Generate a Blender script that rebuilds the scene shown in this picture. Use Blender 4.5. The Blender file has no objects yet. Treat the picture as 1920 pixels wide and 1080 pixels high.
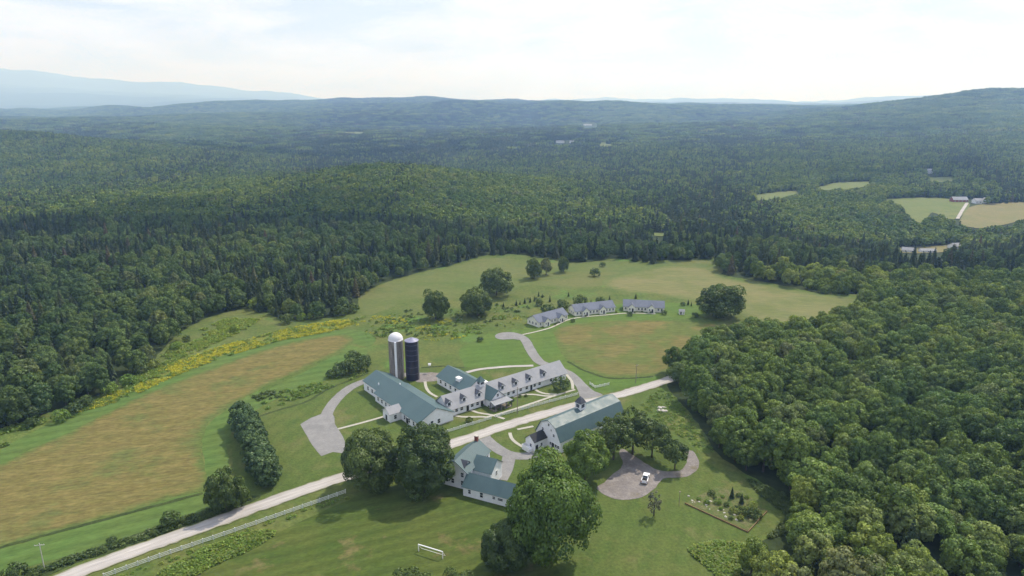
import bpy, bmesh, math, random
import numpy as np
from mathutils import Vector, Matrix, geometry

R = math.radians
random.seed(7)
rng = np.random.default_rng(11)
S = bpy.context.scene
COL = S.collection

# ------------------------------------------------------------------ camera
FPX, CAM_H = 1278.0, 108.0                      # focal length in 1920-px units, drone height
PITCH = math.atan((540 - 195) / FPX)
cam_d = bpy.data.cameras.new('camera')
cam_d.sensor_width = 36.0
cam_d.lens = 36.0 * FPX / 1920
cam_d.clip_start, cam_d.clip_end = 1.0, 60000
cam = bpy.data.objects.new('camera', cam_d)
cam.location = (0, 0, CAM_H)
cam.rotation_euler = (R(90) - PITCH, 0, 0)
COL.objects.link(cam)
S.camera = cam

# ------------------------------------------------------------------ sky + sun
SUN_AZ, SUN_EL = R(42), R(52)                   # azimuth from +Y towards +X
W = bpy.data.worlds.new('World')
S.world = W
W.use_nodes = True
nt = W.node_tree
nt.nodes.clear()
def wn(t, **k):
    n = nt.nodes.new(t)
    for a, b in k.items(): setattr(n, a, b)
    return n
out = wn('ShaderNodeOutputWorld'); bg = wn('ShaderNodeBackground')
sky = wn('ShaderNodeTexSky', sky_type='NISHITA', sun_disc=False, sun_elevation=SUN_EL, sun_rotation=SUN_AZ,
         altitude=400, air_density=1.0, dust_density=1.5, ozone_density=1.0)
tc = wn('ShaderNodeTexCoord')
sep = wn('ShaderNodeSeparateXYZ'); nt.links.new(tc.outputs['Generated'], sep.inputs[0])
den = wn('ShaderNodeMath', operation='MULTIPLY_ADD'); den.inputs[1].default_value = 1.0; den.inputs[2].default_value = 0.16
ab = wn('ShaderNodeMath', operation='ABSOLUTE'); nt.links.new(sep.outputs[2], ab.inputs[0]); nt.links.new(ab.outputs[0], den.inputs[0])
dv = wn('ShaderNodeVectorMath', operation='DIVIDE'); cmb = wn('ShaderNodeCombineXYZ')
for i in range(3): nt.links.new(den.outputs[0], cmb.inputs[i])
nt.links.new(tc.outputs['Generated'], dv.inputs[0]); nt.links.new(cmb.outputs[0], dv.inputs[1])
n1 = wn('ShaderNodeTexNoise'); n1.inputs['Scale'].default_value = 1.35; n1.inputs['Detail'].default_value = 8; n1.inputs['Roughness'].default_value = 0.56
n1.inputs['Distortion'].default_value = 0.5
nt.links.new(dv.outputs[0], n1.inputs['Vector'])
r1 = wn('ShaderNodeValToRGB'); r1.color_ramp.elements[0].position = 0.36; r1.color_ramp.elements[1].position = 0.55
nt.links.new(n1.outputs['Fac'], r1.inputs[0])
n2 = wn('ShaderNodeTexNoise'); n2.inputs['Scale'].default_value = 2.6; n2.inputs['Detail'].default_value = 9; n2.inputs['Roughness'].default_value = 0.6
nt.links.new(dv.outputs[0], n2.inputs['Vector'])
r2 = wn('ShaderNodeValToRGB'); r2.color_ramp.elements[0].position = 0.36; r2.color_ramp.elements[1].position = 0.62
r2.color_ramp.elements[0].color = (9.0, 9.7, 11.8, 1); r2.color_ramp.elements[1].color = (10.6, 11.3, 13.4, 1)
nt.links.new(n2.outputs['Fac'], r2.inputs[0])
# pale, hazy clear sky between clouds: the Nishita sky lifted with thin cirrus
thin = wn('ShaderNodeMix', data_type='RGBA'); thin.inputs[0].default_value = 0.75
nt.links.new(sky.outputs[0], thin.inputs[6]); thin.inputs[7].default_value = (8.5, 9.7, 12.3, 1)
mx = wn('ShaderNodeMix', data_type='RGBA')
nt.links.new(r1.outputs[0], mx.inputs[0]); nt.links.new(thin.outputs[2], mx.inputs[6]); nt.links.new(r2.outputs[0], mx.inputs[7])
nt.links.new(mx.outputs[2], bg.inputs[0]); bg.inputs[1].default_value = 0.1
nt.links.new(bg.outputs[0], out.inputs[0])

sun_d = bpy.data.lights.new('sun', 'SUN'); sun_d.energy = 5.0; sun_d.angle = R(1.2); sun_d.color = (1.0, 0.95, 0.87)
sun = bpy.data.objects.new('sun', sun_d); COL.objects.link(sun)
sv = Vector((math.sin(SUN_AZ) * math.cos(SUN_EL), math.cos(SUN_AZ) * math.cos(SUN_EL), math.sin(SUN_EL)))
sun.rotation_euler = sv.to_track_quat('Z', 'Y').to_euler(); sun.location = (100, 100, 600)

S.view_settings.view_transform = 'Standard'; S.view_settings.look = 'None'
S.view_settings.exposure = 0.0; S.view_settings.gamma = 1.0; S.view_settings.use_curve_mapping = False
S.render.engine = 'CYCLES'
cy = S.cycles
cy.max_bounces = 4; cy.diffuse_bounces = 2; cy.glossy_bounces = 2; cy.transmission_bounces = 2
cy.volume_bounces = 1; cy.transparent_max_bounces = 6
cy.caustics_reflective = False; cy.caustics_refractive = False
cy.use_denoising = True

# ------------------------------------------------------------------ noise + terrain
def vnoise(x, y, seed=0):
    x = np.asarray(x, float); y = np.asarray(y, float)
    xi = np.floor(x).astype(np.int64); yi = np.floor(y).astype(np.int64)
    fx = x - xi; fy = y - yi
    fx = fx * fx * (3 - 2 * fx); fy = fy * fy * (3 - 2 * fy)
    def h(a, b):
        n = (a * 374761393 + b * 668265263 + seed * 974634353) & 0x7fffffff
        n = ((n ^ (n >> 13)) * 1274126177) & 0x7fffffff
        return ((n ^ (n >> 16)) & 0xffff) / 65535.0
    return (h(xi, yi) * (1 - fx) + h(xi + 1, yi) * fx) * (1 - fy) + (h(xi, yi + 1) * (1 - fx) + h(xi + 1, yi + 1) * fx) * fy
def fbm(x, y, seed=0, o=4):
    t, a, n = 0, .5, 0
    for i in range(o):
        t = t + a * vnoise(x * 2 ** i, y * 2 ** i, seed + i); n += a; a *= .5
    return t / n - .5

TU = (np.array([-240, 0, 240, 480, 720, 960, 1200, 1440, 1680, 1920, 2160]) - 960) / FPX * math.cos(PITCH)
TY = np.array([-500, 480, 560, 650, 800, 950, 1100, 1400, 1700, 2000, 2500, 3000, 3500, 4200, 5000, 5700, 6500, 7500, 9000, 12000, 20500, 24000, 27000])
TZ = np.array([
 [0, 0, 0, 0, 0, 0, 0, 0, 0],
 [0, 0, 0, 0, 0, 0, 0, -4, -4],
 [0, 0, 0, 0, -4, -6, -9, -20, -20],
 [-2, -2, -2, -2, -8, -12, -17, -27, -28],
 [-6, -6, -4, 6, -6, -16, -20, -24, -24],
 [-16, -14, -3, 15, -3, -20, -22, -22, -20],
 [-22, -22, -14, 2, -14, -24, -22, -20, -16],
 [0, -8, -32, -35, -32, -28, -20, -12, -4],
 [34, 8, -24, -40, -34, -24, -16, -6, 6],
 [10, -4, -30, -38, -30, -20, -10, 4, 22],
 [-25, -25, -27, -27, -20, -12, 0, 18, 48],
 [-5, -5, -12, -12, -10, -2, 6, 34, 95],
 [0, 0, -6, -4, 0, 8, 14, 80, 150],
 [-5, 0, 10, 20, 20, 24, 24, 60, 110],
 [0, 20, 70, 80, 70, 80, 60, 50, 80],
 [0, 30, 110, 118, 100, 100, 80, 60, 80],
 [0, 70, 118, 100, 90, 95, 85, 70, 90],
 [20, 60, 80, 140, 130, 105, 90, 80, 100],
 [30, 50, 60, 90, 100, 110, 95, 110, 150],
 [60, 80, 80, 90, 90, 110, 100, 130, 220],
 [700, 470, 280, 150, 130, 160, 150, 230, 480],
 [1150, 830, 480, 190, 150, 190, 200, 320, 540],
 [600, 450, 250, 160, 150, 150, 140, 150, 250]], float)
TZ = np.concatenate([TZ[:, :1], TZ, TZ[:, -1:]], 1)
LY = np.log(TY + 1200.0)
def cr(p0, p1, p2, p3, t):
    return p1 + .5 * t * (p2 - p0 + t * (2 * p0 - 5 * p1 + 4 * p2 - p3 + t * (3 * (p1 - p2) + p3 - p0)))
def terrain(x, y):
    x = np.asarray(x, float); y = np.asarray(y, float)
    s = np.clip(x / np.maximum(y, 250.0), TU[0], TU[-1] - 1e-6)
    ly = np.clip(np.log(np.maximum(y, -400) + 1200.0), LY[0], LY[-1] - 1e-9)
    i = np.clip(np.searchsorted(TU, s, side='right') - 1, 0, len(TU) - 2)
    j = np.clip(np.searchsorted(LY, ly, side='right') - 1, 0, len(LY) - 2)
    ts = (s - TU[i]) / (TU[i + 1] - TU[i]); tj = (ly - LY[j]) / (LY[j + 1] - LY[j])
    def g(a, b): return TZ[np.clip(a, 0, len(TY) - 1), np.clip(b, 0, len(TU) - 1)]
    rows = [cr(g(j + k, i - 1), g(j + k, i), g(j + k, i + 1), g(j + k, i + 2), ts) for k in (-1, 0, 1, 2)]
    z = cr(rows[0], rows[1], rows[2], rows[3], tj)
    z = np.where(y < 490, np.minimum(np.maximum(z, -5), 0), z)
    w = np.clip((y - 520) / 700, 0, 1)
    z = z + w * (fbm(x / 420, y / 420, 3, 4) * np.clip(y / 90, 0, 26) + fbm(x / 1900, y / 1900, 9, 4) * np.clip((y - 1500) / 24, 0, 170) + fbm(x / 760, y / 760, 15, 3) * np.clip((y - 1800) / 30, 0, 75))
    far = np.clip((y - 14000) / 7000, 0, 1)
    z = z + far * (fbm(x / 2600, y / 6000, 21, 5) * 420 + fbm(x / 900, y / 2500, 27, 4) * 130)
    return z

def ray(u, v):
    a = (u - 960) / FPX; b = (v - 540) / FPX
    return a, math.cos(PITCH) - b * math.sin(PITCH), -math.sin(PITCH) - b * math.cos(PITCH)
def survey(u, v, z=None):
    """ground point seen in that direction from the drone (z=None: on the terrain)"""
    dx, dy, dz = ray(u, v)
    if z is None and dz < -1e-4:
        t0 = -CAM_H / dz
        if t0 * dy < 485: return Vector((dx * t0, dy * t0, 0))
    if z is not None:
        t = (z - CAM_H) / dz
        return Vector((dx * t, dy * t, z))
    t = np.concatenate([np.arange(300, 4000, 4.0), np.arange(4000, 20000, 20.0)])
    below = np.where(CAM_H + dz * t < terrain(dx * t, dy * t))[0]
    t = t[below[0]] if len(below) else 9000
    return Vector((dx * t, dy * t, float(terrain(dx * t, dy * t))))
def project(x, y, z):
    d = y * math.cos(PITCH) + (CAM_H - z) * math.sin(PITCH)
    d = np.where(d > 1, d, 1)
    return 960 + FPX * x / d, 540 + FPX * ((CAM_H - z) * math.cos(PITCH) - y * math.sin(PITCH)) / d
def inside(px, py, poly):
    px = np.asarray(px); py = np.asarray(py); r = np.zeros(px.shape, bool)
    n = len(poly)
    for i in range(n):
        x1, y1 = poly[i][:2]; x2, y2 = poly[(i + 1) % n][:2]
        if y1 == y2: continue
        c = ((y1 > py) != (y2 > py)) & (px < (x2 - x1) * (py - y1) / (y2 - y1) + x1)
        r ^= c
    return r

# ------------------------------------------------------------------ materials
def mat(name):
    m = bpy.data.materials.new(name); m.use_nodes = True; m.node_tree.nodes.clear(); return m
class NG:
    def __init__(s, m): s.t = m.node_tree
    def n(s, t, **k):
        n = s.t.nodes.new(t)
        for a, b in k.items():
            if a.startswith('i_'): n.inputs[a[2:].replace('_', ' ')].default_value = b
            else: setattr(n, a, b)
        return n
    def l(s, a, b): s.t.links.new(a, b)
    def noise(s, vec, scale, detail=4, rough=.6):
        n = s.n('ShaderNodeTexNoise'); n.inputs['Scale'].default_value = scale
        n.inputs['Detail'].default_value = detail; n.inputs['Roughness'].default_value = rough
        if vec is not None: s.l(vec, n.inputs['Vector'])
        return n.outputs['Fac']
    def ramp(s, f, *st):
        n = s.n('ShaderNodeValToRGB'); e = n.color_ramp.elements
        while len(e) < len(st): e.new(.5)
        for q, (p, c) in zip(e, st):
            q.position = p; q.color = (*c, 1) if len(c) == 3 else c
        s.l(f, n.inputs[0]); return n.outputs[0]
    def mix(s, f, a, b, mode='MIX'):
        n = s.n('ShaderNodeMix', data_type='RGBA', blend_type=mode)
        for sock, v in ((n.inputs[0], f), (n.inputs[6], a), (n.inputs[7], b)):
            if isinstance(v, bpy.types.NodeSocket): s.l(v, sock)
            elif isinstance(v, (int, float)): sock.default_value = v
            else: sock.default_value = (*v, 1)
        return n.outputs[2]
    def math(s, op, a, b=0.0, c=0.0):
        n = s.n('ShaderNodeMath', operation=op)
        for i, v in enumerate((a, b, c)):
            if isinstance(v, bpy.types.NodeSocket): s.l(v, n.inputs[i])
            else: n.inputs[i].default_value = v
        return n.outputs[0]
    def finish(s, col, rough=.9, spec=.2, metal=0.0, bump=None, bd=.05, bs=.5):
        p = s.n('ShaderNodeBsdfPrincipled'); o = s.n('ShaderNodeOutputMaterial')
        if isinstance(col, bpy.types.NodeSocket): s.l(col, p.inputs['Base Color'])
        else: p.inputs['Base Color'].default_value = (*col, 1)
        if isinstance(rough, bpy.types.NodeSocket): s.l(rough, p.inputs['Roughness'])
        else: p.inputs['Roughness'].default_value = rough
        p.inputs['Specular IOR Level'].default_value = spec; p.inputs['Metallic'].default_value = metal
        if bump is not None:
            b = s.n('ShaderNodeBump'); b.inputs['Strength'].default_value = bs; b.inputs['Distance'].default_value = bd
            s.l(bump, b.inputs['Height']); s.l(b.outputs[0], p.inputs['Normal'])
        s.l(p.outputs[0], o.inputs[0])

def ground_mat(name, a, b, c, big=.02, mid=.12, fine=1.1, ang=None, stretch=(1, 1), stripe=None, fineamp=.38, hue=None, tracks=False, edge=None):
    m = mat(name); g = NG(m)
    geo = g.n('ShaderNodeNewGeometry')
    pos = geo.outputs['Position']
    vec = pos
    if ang is not None:
        mp = g.n('ShaderNodeMapping'); mp.inputs['Rotation'].default_value = (0, 0, R(-ang)); mp.inputs['Scale'].default_value = (stretch[0], stretch[1], 1)
        # rotate first, then stretch: two mappings
        m1 = g.n('ShaderNodeMapping'); m1.inputs['Rotation'].default_value = (0, 0, R(-ang))
        mp.inputs['Rotation'].default_value = (0, 0, 0)
        g.l(pos, m1.inputs['Vector']); g.l(m1.outputs[0], mp.inputs['Vector']); vec = mp.outputs[0]
    f1 = g.noise(pos, big, 5, .6); f2 = g.noise(vec, mid, 6, .68); f3 = g.noise(vec, fine, 4, .7)
    col = g.mix(g.ramp(f1, (.38, (0, 0, 0)), (.62, (1, 1, 1))), a, b)
    col = g.mix(g.ramp(f2, (.44, (0, 0, 0)), (.68, (1, 1, 1))), col, c)
    if hue is not None:
        f4 = g.noise(pos, hue[1], 5, .65)
        col = g.mix(g.ramp(f4, (hue[2], (0, 0, 0)), (hue[2] + .1, (1, 1, 1))), col, hue[0])
    k = g.ramp(f3, (.25, (1 - fineamp,) * 3), (.75, (1 + fineamp,) * 3))
    col = g.mix(1.0, col, k, 'MULTIPLY')
    if stripe is not None:
        sa, sw, amp = stripe
        ms = g.n('ShaderNodeMapping'); ms.inputs['Rotation'].default_value = (0, 0, R(-sa)); g.l(pos, ms.inputs['Vector'])
        sx = g.n('ShaderNodeSeparateXYZ'); g.l(ms.outputs[0], sx.inputs[0])
        wob = g.math('MULTIPLY_ADD', g.noise(pos, .05, 2), 4.0, sx.outputs[1])
        sn = g.math('SINE', g.math('MULTIPLY', wob, 2 * math.pi / sw))
        kk = g.math('MULTIPLY_ADD', sn, amp, 1.0)
        cc = g.n('ShaderNodeCombineColor')
        for i in range(3): g.l(kk, cc.inputs[i])
        col = g.mix(1.0, col, cc.outputs[0], 'MULTIPLY')
    if edge is not None:
        at = g.n('ShaderNodeAttribute'); at.attribute_name = 'inner'
        fe = g.noise(pos, .22, 6, .7)
        col = g.mix(g.ramp(g.math('ADD', at.outputs['Fac'], g.math('MULTIPLY', g.math('SUBTRACT', fe, .5), 1.6)), (.05, (0, 0, 0)), (.55, (1, 1, 1))), g.mix(1.0, edge, k, 'MULTIPLY'), col)
    if tracks:
        at = g.n('ShaderNodeAttribute'); at.attribute_name = 'across'
        w = g.math('ABSOLUTE', g.math('SUBTRACT', g.math('ABSOLUTE', at.outputs['Fac']), .3))
        tk = g.ramp(g.math('ADD', w, g.math('MULTIPLY', g.math('SUBTRACT', f2, .5), .35)), (.05, (1.07, 1.06, 1.05)), (.3, (.92, .92, .9)))
        col = g.mix(1.0, col, tk, 'MULTIPLY')
        ed = g.ramp(g.math('ADD', g.math('ABSOLUTE', at.outputs['Fac']), g.math('MULTIPLY', g.math('SUBTRACT', f3, .5), .7)), (.78, (0, 0, 0)), (1.02, (1, 1, 1)))
        col = g.mix(ed, col, (.15, .155, .075))
    g.finish(col, .95, .1, bump=f3, bd=.25, bs=.6)
    return m

M = {}
M['forest_floor'] = ground_mat('forest_floor', (.03, .045, .016), (.045, .06, .022), (.022, .035, .014), .01, .08, .3)
M['meadow'] = ground_mat('meadow_grass', (.085, .115, .029), (.112, .123, .037), (.062, .10, .022), .018, .07, .6, hue=((.085, .15, .032), .03, .55))
M['upper'] = ground_mat('upper_meadow', (.098, .124, .036), (.122, .128, .044), (.078, .113, .029), .014, .06, .6, 5, (.5, 1), fineamp=.2)
M['hay'] = ground_mat('dry_hay', (.13, .11, .036), (.116, .112, .036), (.165, .134, .048), .02, .3, .9, 14, (.35, 1), hue=((.1, .112, .034), .05, .53), fineamp=.42, stripe=(15, 7.5, .06), edge=(.085, .115, .03))
M['hay2'] = ground_mat('short_dry_grass', (.125, .111, .036), (.112, .112, .035), (.152, .129, .046), .02, .11, .6, 5, (.3, 1), hue=((.095, .116, .031), .04, .47), fineamp=.34, edge=(.088, .118, .03))
M['hay3'] = ground_mat('pale_hay', (.148, .145, .058), (.13, .145, .052), (.17, .155, .066), .012, .06, .5, -4, (.25, 1), hue=((.115, .13, .042), .02, .52), fineamp=.2, edge=(.1, .125, .037))
M['strip'] = ground_mat('mown_strip_grass', (.072, .128, .03), (.092, .134, .034), (.076, .114, .028), .03, .15, 1.0, 28, (.4, 1), (28, 5.5, .1), fineamp=.25)
M['lush'] = ground_mat('lush_lawn', (.078, .132, .027), (.094, .136, .031), (.068, .113, .023), .03, .12, 1.0, 15, (.5, 1), (14, 4.6, .05), fineamp=.2)
M['lawn'] = ground_mat('lawn_grass', (.075, .108, .026), (.092, .113, .03), (.062, .098, .022), .03, .14, 1.2, fineamp=.3, stripe=(70, 5.0, .045), hue=((.12, .125, .045), .06, .57))
M['lawn2'] = ground_mat('lower_lawn_grass', (.062, .09, .019), (.076, .095, .022), (.05, .08, .016), .025, .1, 1.2, 20, (.5, 1), (24, 4.2, .1), fineamp=.28, hue=((.125, .112, .045), .09, .58))  # darker green grass of the lower lawn
M['rough'] = ground_mat('rough_grass', (.088, .14, .03), (.13, .145, .04), (.06, .095, .022), .06, .3, 1.3, fineamp=.5)
M['gold'] = ground_mat('goldenrod_ground', (.13, .15, .03), (.11, .15, .034), (.165, .165, .028), .08, .3, 1.4, fineamp=.4)
M['ditch'] = ground_mat('ditch_growth', (.04, .06, .018), (.06, .08, .024), (.03, .045, .014), .1, .4, 1.4, fineamp=.5)
M['gravel'] = ground_mat('gravel_road', (.36, .335, .315), (.33, .31, .295), (.42, .39, .365), .05, .3, 1.6, 34, (.12, 1.2), fineamp=.16)
M['asphalt'] = ground_mat('worn_asphalt', (.21, .206, .20), (.185, .182, .178), (.245, .238, .23), .08, .3, 1.5, fineamp=.12)
M['lot'] = ground_mat('dark_gravel', (.20, .18, .168), (.172, .155, .146), (.245, .222, .205), .08, .35, 1.5, fineamp=.25, hue=((.16, .14, .10), .1, .6))
M['road'] = ground_mat('gravel_road', (.37, .345, .325), (.34, .32, .305), (.42, .395, .37), .05, .3, 1.6, 34, (.1, 1.2), fineamp=.2, tracks=True)
M['concrete'] = ground_mat('concrete_walk', (.37, .355, .30), (.345, .33, .28), (.41, .39, .335), .1, .5, 2, fineamp=.08)
M['soil'] = ground_mat('garden_soil', (.075, .11, .028), (.09, .11, .034), (.14, .125, .065), .2, .6, 2, fineamp=.4)
M['farfield'] = ground_mat('far_field', (.12, .145, .045), (.14, .15, .052), (.095, .13, .036), .012, .05, .3, fineamp=.15)
M['farhay'] = ground_mat('far_hay', (.165, .15, .066), (.145, .145, .058), (.19, .16, .075), .012, .04, .3, fineamp=.15)

def plain(name, c, rough=.6, spec=.3, metal=0, var=.12, scale=1.2):
    m = mat(name); g = NG(m); tcn = g.n('ShaderNodeTexCoord')
    f = g.noise(tcn.outputs['Object'], scale, 5, .65)
    k = g.ramp(f, (.3, (1 - var,) * 3), (.7, (1 + var,) * 3))
    g.finish(g.mix(1.0, c, k, 'MULTIPLY'), rough, spec, metal); return m
def siding(name, c):
    m = mat(name); g = NG(m); tcn = g.n('ShaderNodeTexCoord')
    sx = g.n('ShaderNodeSeparateXYZ'); g.l(tcn.outputs['Object'], sx.inputs[0])
    saw = g.math('FRACT', g.math('MULTIPLY', sx.outputs[2], 5.5))
    f = g.noise(tcn.outputs['Object'], .7, 5, .7)
    col = g.mix(1.0, c, g.ramp(f, (.3, (.88, .88, .87)), (.7, (1.04, 1.04, 1.04))), 'MULTIPLY')
    g.finish(col, .65, .25, bump=saw, bd=.02, bs=.7); return m
def metal_roof(name, c, c2, ax=0, rough=.5, spec=.4):
    """standing-seam sheet: seams every 0.6 m running down the slope; ax = object axis along the ridge"""
    m = mat(name); g = NG(m); tcn = g.n('ShaderNodeTexCoord')
    sx = g.n('ShaderNodeSeparateXYZ'); g.l(tcn.outputs['Object'], sx.inputs[0])
    t = g.math('MULTIPLY', sx.outputs[ax], 1 / .62)
    fr = g.math('FRACT', t); seam = g.math('LESS_THAN', fr, .12)
    pan = g.n('ShaderNodeTexWhiteNoise', noise_dimensions='1D'); g.l(g.math('FLOOR', g.math('MULTIPLY', sx.outputs[ax], .31)), pan.inputs['W'])
    f = g.noise(tcn.outputs['Object'], .35, 6, .7)
    col = g.mix(g.math('MULTIPLY', pan.outputs[0], .55), c, c2)
    col = g.mix(1.0, col, g.ramp(f, (.3, (.85, .86, .86)), (.7, (1.12, 1.1, 1.08))), 'MULTIPLY')
    g.finish(col, g.ramp(f, (.3, (rough - .08,) * 3), (.7, (rough + .12,) * 3)), spec, bump=seam, bd=.03, bs=.6); return m
M['white'] = siding('white_clapboard', (.82, .82, .84))
M['cream'] = siding('cream_clapboard', (.74, .72, .62))
M['trim'] = plain('white_paint', (.78, .78, .79), .5, .3, var=.05)
M['fence'] = plain('fence_paint', (.66, .67, .64), .6, .2, var=.1)
for ax in (0, 1):
    M['green%d' % ax] = metal_roof('green_metal_roof', (.056, .102, .11), (.069, .115, .122), ax)
    M['pale%d' % ax] = metal_roof('pale_metal_roof', (.275, .28, .295), (.315, .318, .33), ax, .85, .08)
    M['blue%d' % ax] = metal_roof('grey_blue_metal_roof', (.14, .155, .195), (.165, .18, .22), ax, .8, .12)
M['shingle'] = plain('black_shingle', (.028, .03, .035), .8, .3, var=.3, scale=6)
M['glass'] = plain('window_glass', (.025, .03, .038), .12, .6, var=.1)
M['dark'] = plain('dark_opening', (.03, .03, .032), .8, .1)
M['shutter'] = plain('slate_paint', (.07, .075, .09), .6, .2)
M['brick'] = plain('brick_red', (.22, .075, .055), .85, .2, var=.25, scale=6)
M['barnred'] = plain('barn_red', (.24, .075, .07), .8, .2)
M['wood'] = plain('weathered_wood', (.22, .19, .15), .85, .2, var=.25, scale=4)
M['palewood'] = plain('pale_pole_wood', (.42, .41, .38), .85, .2, var=.2, scale=4)
M['timber'] = plain('garden_timber', (.17, .12, .06), .9, .1, var=.2)
M['stone'] = plain('pale_stone', (.44, .41, .36), .9, .2, var=.25, scale=3)
M['dome'] = plain('white_dome_metal', (.60, .59, .60), .5, .35, var=.05)
M['bark'] = plain('bark', (.085, .07, .055), .95, .1, var=.3, scale=3)
M['tyre'] = plain('rubber', (.02, .02, .02), .9, .2)
M['carpaint'] = plain('white_car_paint', (.80, .80, .81), .25, .5, var=.02)
M['chrome'] = plain('light_metal', (.5, .5, .52), .35, .6, .6, var=.05)
M['lamp'] = plain('lamp_lens', (.75, .75, .72), .15, .6, var=.02)
M['redlamp'] = plain('red_lens', (.35, .02, .02), .2, .6, var=.02)
def silo_mat(name, c, seam, rough, spec, var):
    m = mat(name); g = NG(m); tcn = g.n('ShaderNodeTexCoord')
    mp = g.n('ShaderNodeMapping'); mp.inputs['Scale'].default_value = (1.3, 1.3, .13); g.l(tcn.outputs['Object'], mp.inputs['Vector'])
    f = g.noise(mp.outputs[0], 1.6, 6, .7)
    sx = g.n('ShaderNodeSeparateXYZ'); g.l(tcn.outputs['Object'], sx.inputs[0])
    fr = g.math('LESS_THAN', g.math('FRACT', g.math('MULTIPLY', sx.outputs[2], 1 / .76)), .1)
    col = g.mix(1.0, c, g.ramp(f, (.3, (1 - var,) * 3), (.7, (1 + var,) * 3)), 'MULTIPLY')
    col = g.mix(g.math('MULTIPLY', fr, seam), col, tuple(x * .6 for x in c))
    g.finish(col, rough, spec); return m
M['stave'] = silo_mat('concrete_stave', (.19, .17, .15), .7, .85, .2, .75)
M['navy'] = silo_mat('navy_enamel', (.013, .012, .032), .3, .3, .5, .25)
M['hoop'] = plain('hoop_steel', (.1, .1, .14), .45, .4)
M['navytop'] = plain('silo_roof', (.22, .22, .31), .4, .5, var=.1)  # lavender sky reflection put into the roof colour

def leaf_mat(name, stops, trans=.22, vary=.3, gloss=.05):
    m = mat(name); g = NG(m)
    oi = g.n('ShaderNodeObjectInfo'); geo = g.n('ShaderNodeNewGeometry')
    base = g.ramp(oi.outputs['Random'], *stops)
    tcn = g.n('ShaderNodeTexCoord')
    f = g.noise(tcn.outputs['Object'], .35, 2)
    k = g.ramp(geo.outputs['Random Per Island'], (0, (1 - vary,) * 3), (1, (1 + vary,) * 3))
    base = g.mix(1.0, base, k, 'MULTIPLY')
    base = g.mix(1.0, base, g.ramp(f, (.3, (.82, .84, .8)), (.7, (1.2, 1.16, 1.1))), 'MULTIPLY')
    ta = g.n('ShaderNodeAttribute'); ta.attribute_name = 'tone'    # each bough its own shade of green
    cc = g.n('ShaderNodeCombineColor'); g.l(ta.outputs['Fac'], cc.inputs[0]); g.l(g.math('POWER', ta.outputs['Fac'], .8), cc.inputs[1]); g.l(g.math('POWER', ta.outputs['Fac'], .6), cc.inputs[2])
    base = g.mix(1.0, base, cc.outputs[0], 'MULTIPLY')
    st = g.noise(geo.outputs['Position'], .0075, 3, .6)       # whole stands differ in tone
    base = g.mix(1.0, base, g.ramp(st, (.36, (.72, .8, .82)), (.5, (1, 1, 1)), (.64, (1.34, 1.2, 1.02))), 'MULTIPLY')
    d = g.n('ShaderNodeBsdfDiffuse'); t = g.n('ShaderNodeBsdfTranslucent'); gl = g.n('ShaderNodeBsdfGlossy'); gl.inputs['Roughness'].default_value = .45
    gl.inputs['Color'].default_value = (.35, .38, .35, 1)
    g.l(base, d.inputs[0]); g.l(g.mix(1.0, base, (1.3, 1.35, .6), 'MULTIPLY'), t.inputs[0])
    a = g.n('ShaderNodeMixShader'); a.inputs[0].default_value = trans; g.l(d.outputs[0], a.inputs[1]); g.l(t.outputs[0], a.inputs[2])
    b = g.n('ShaderNodeMixShader'); b.inputs[0].default_value = gloss; g.l(a.outputs[0], b.inputs[1]); g.l(gl.outputs[0], b.inputs[2])
    o = g.n('ShaderNodeOutputMaterial'); g.l(b.outputs[0], o.inputs[0]); return m
M['leaf'] = leaf_mat('broadleaf_foliage', ((0, (.075, .126, .027)), (.28, (.108, .168, .032)), (.5, (.145, .205, .036)), (.68, (.112, .186, .046)), (.86, (.18, .235, .044)), (.95, (.15, .205, .06)), (1, (.14, .165, .065))))
M['leafcool'] = leaf_mat('cool_foliage', ((0, (.056, .104, .03)), (.3, (.08, .134, .036)), (.55, (.104, .158, .04)), (.75, (.082, .144, .05)), (.92, (.135, .185, .048)), (1, (.12, .15, .065))))
M['leafdark'] = leaf_mat('dark_foliage', ((0, (.062, .10, .027)), (.5, (.078, .118, .03)), (1, (.09, .13, .034))))
M['leafbright'] = leaf_mat('bright_foliage', ((0, (.082, .148, .027)), (1, (.095, .16, .03))))
M['leafhero'] = leaf_mat('maple_foliage', ((0, (.088, .15, .028)), (1, (.1, .165, .03))))
M['needle'] = leaf_mat('conifer_foliage', ((0, (.028, .05, .022)), (.4, (.04, .066, .026)), (.75, (.055, .085, .032)), (.95, (.075, .098, .04)), (1, (.12, .095, .06))), .12, .4)
M['cedar'] = leaf_mat('cedar_foliage', ((0, (.062, .108, .04)), (1, (.075, .122, .045))), .12, .4)
M['weed'] = leaf_mat('weed_foliage', ((0, (.13, .22, .036)), (.6, (.16, .24, .04)), (1, (.2, .24, .055))), .3, .35)
M['yellow'] = leaf_mat('goldenrod_bloom', ((0, (.36, .36, .03)), (.5, (.46, .43, .025)), (1, (.28, .32, .035))), .2, .35)
M['greyleaf'] = leaf_mat('grey_foliage', ((0, (.10, .11, .08)), (1, (.13, .13, .10))), .2, .4)

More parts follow.
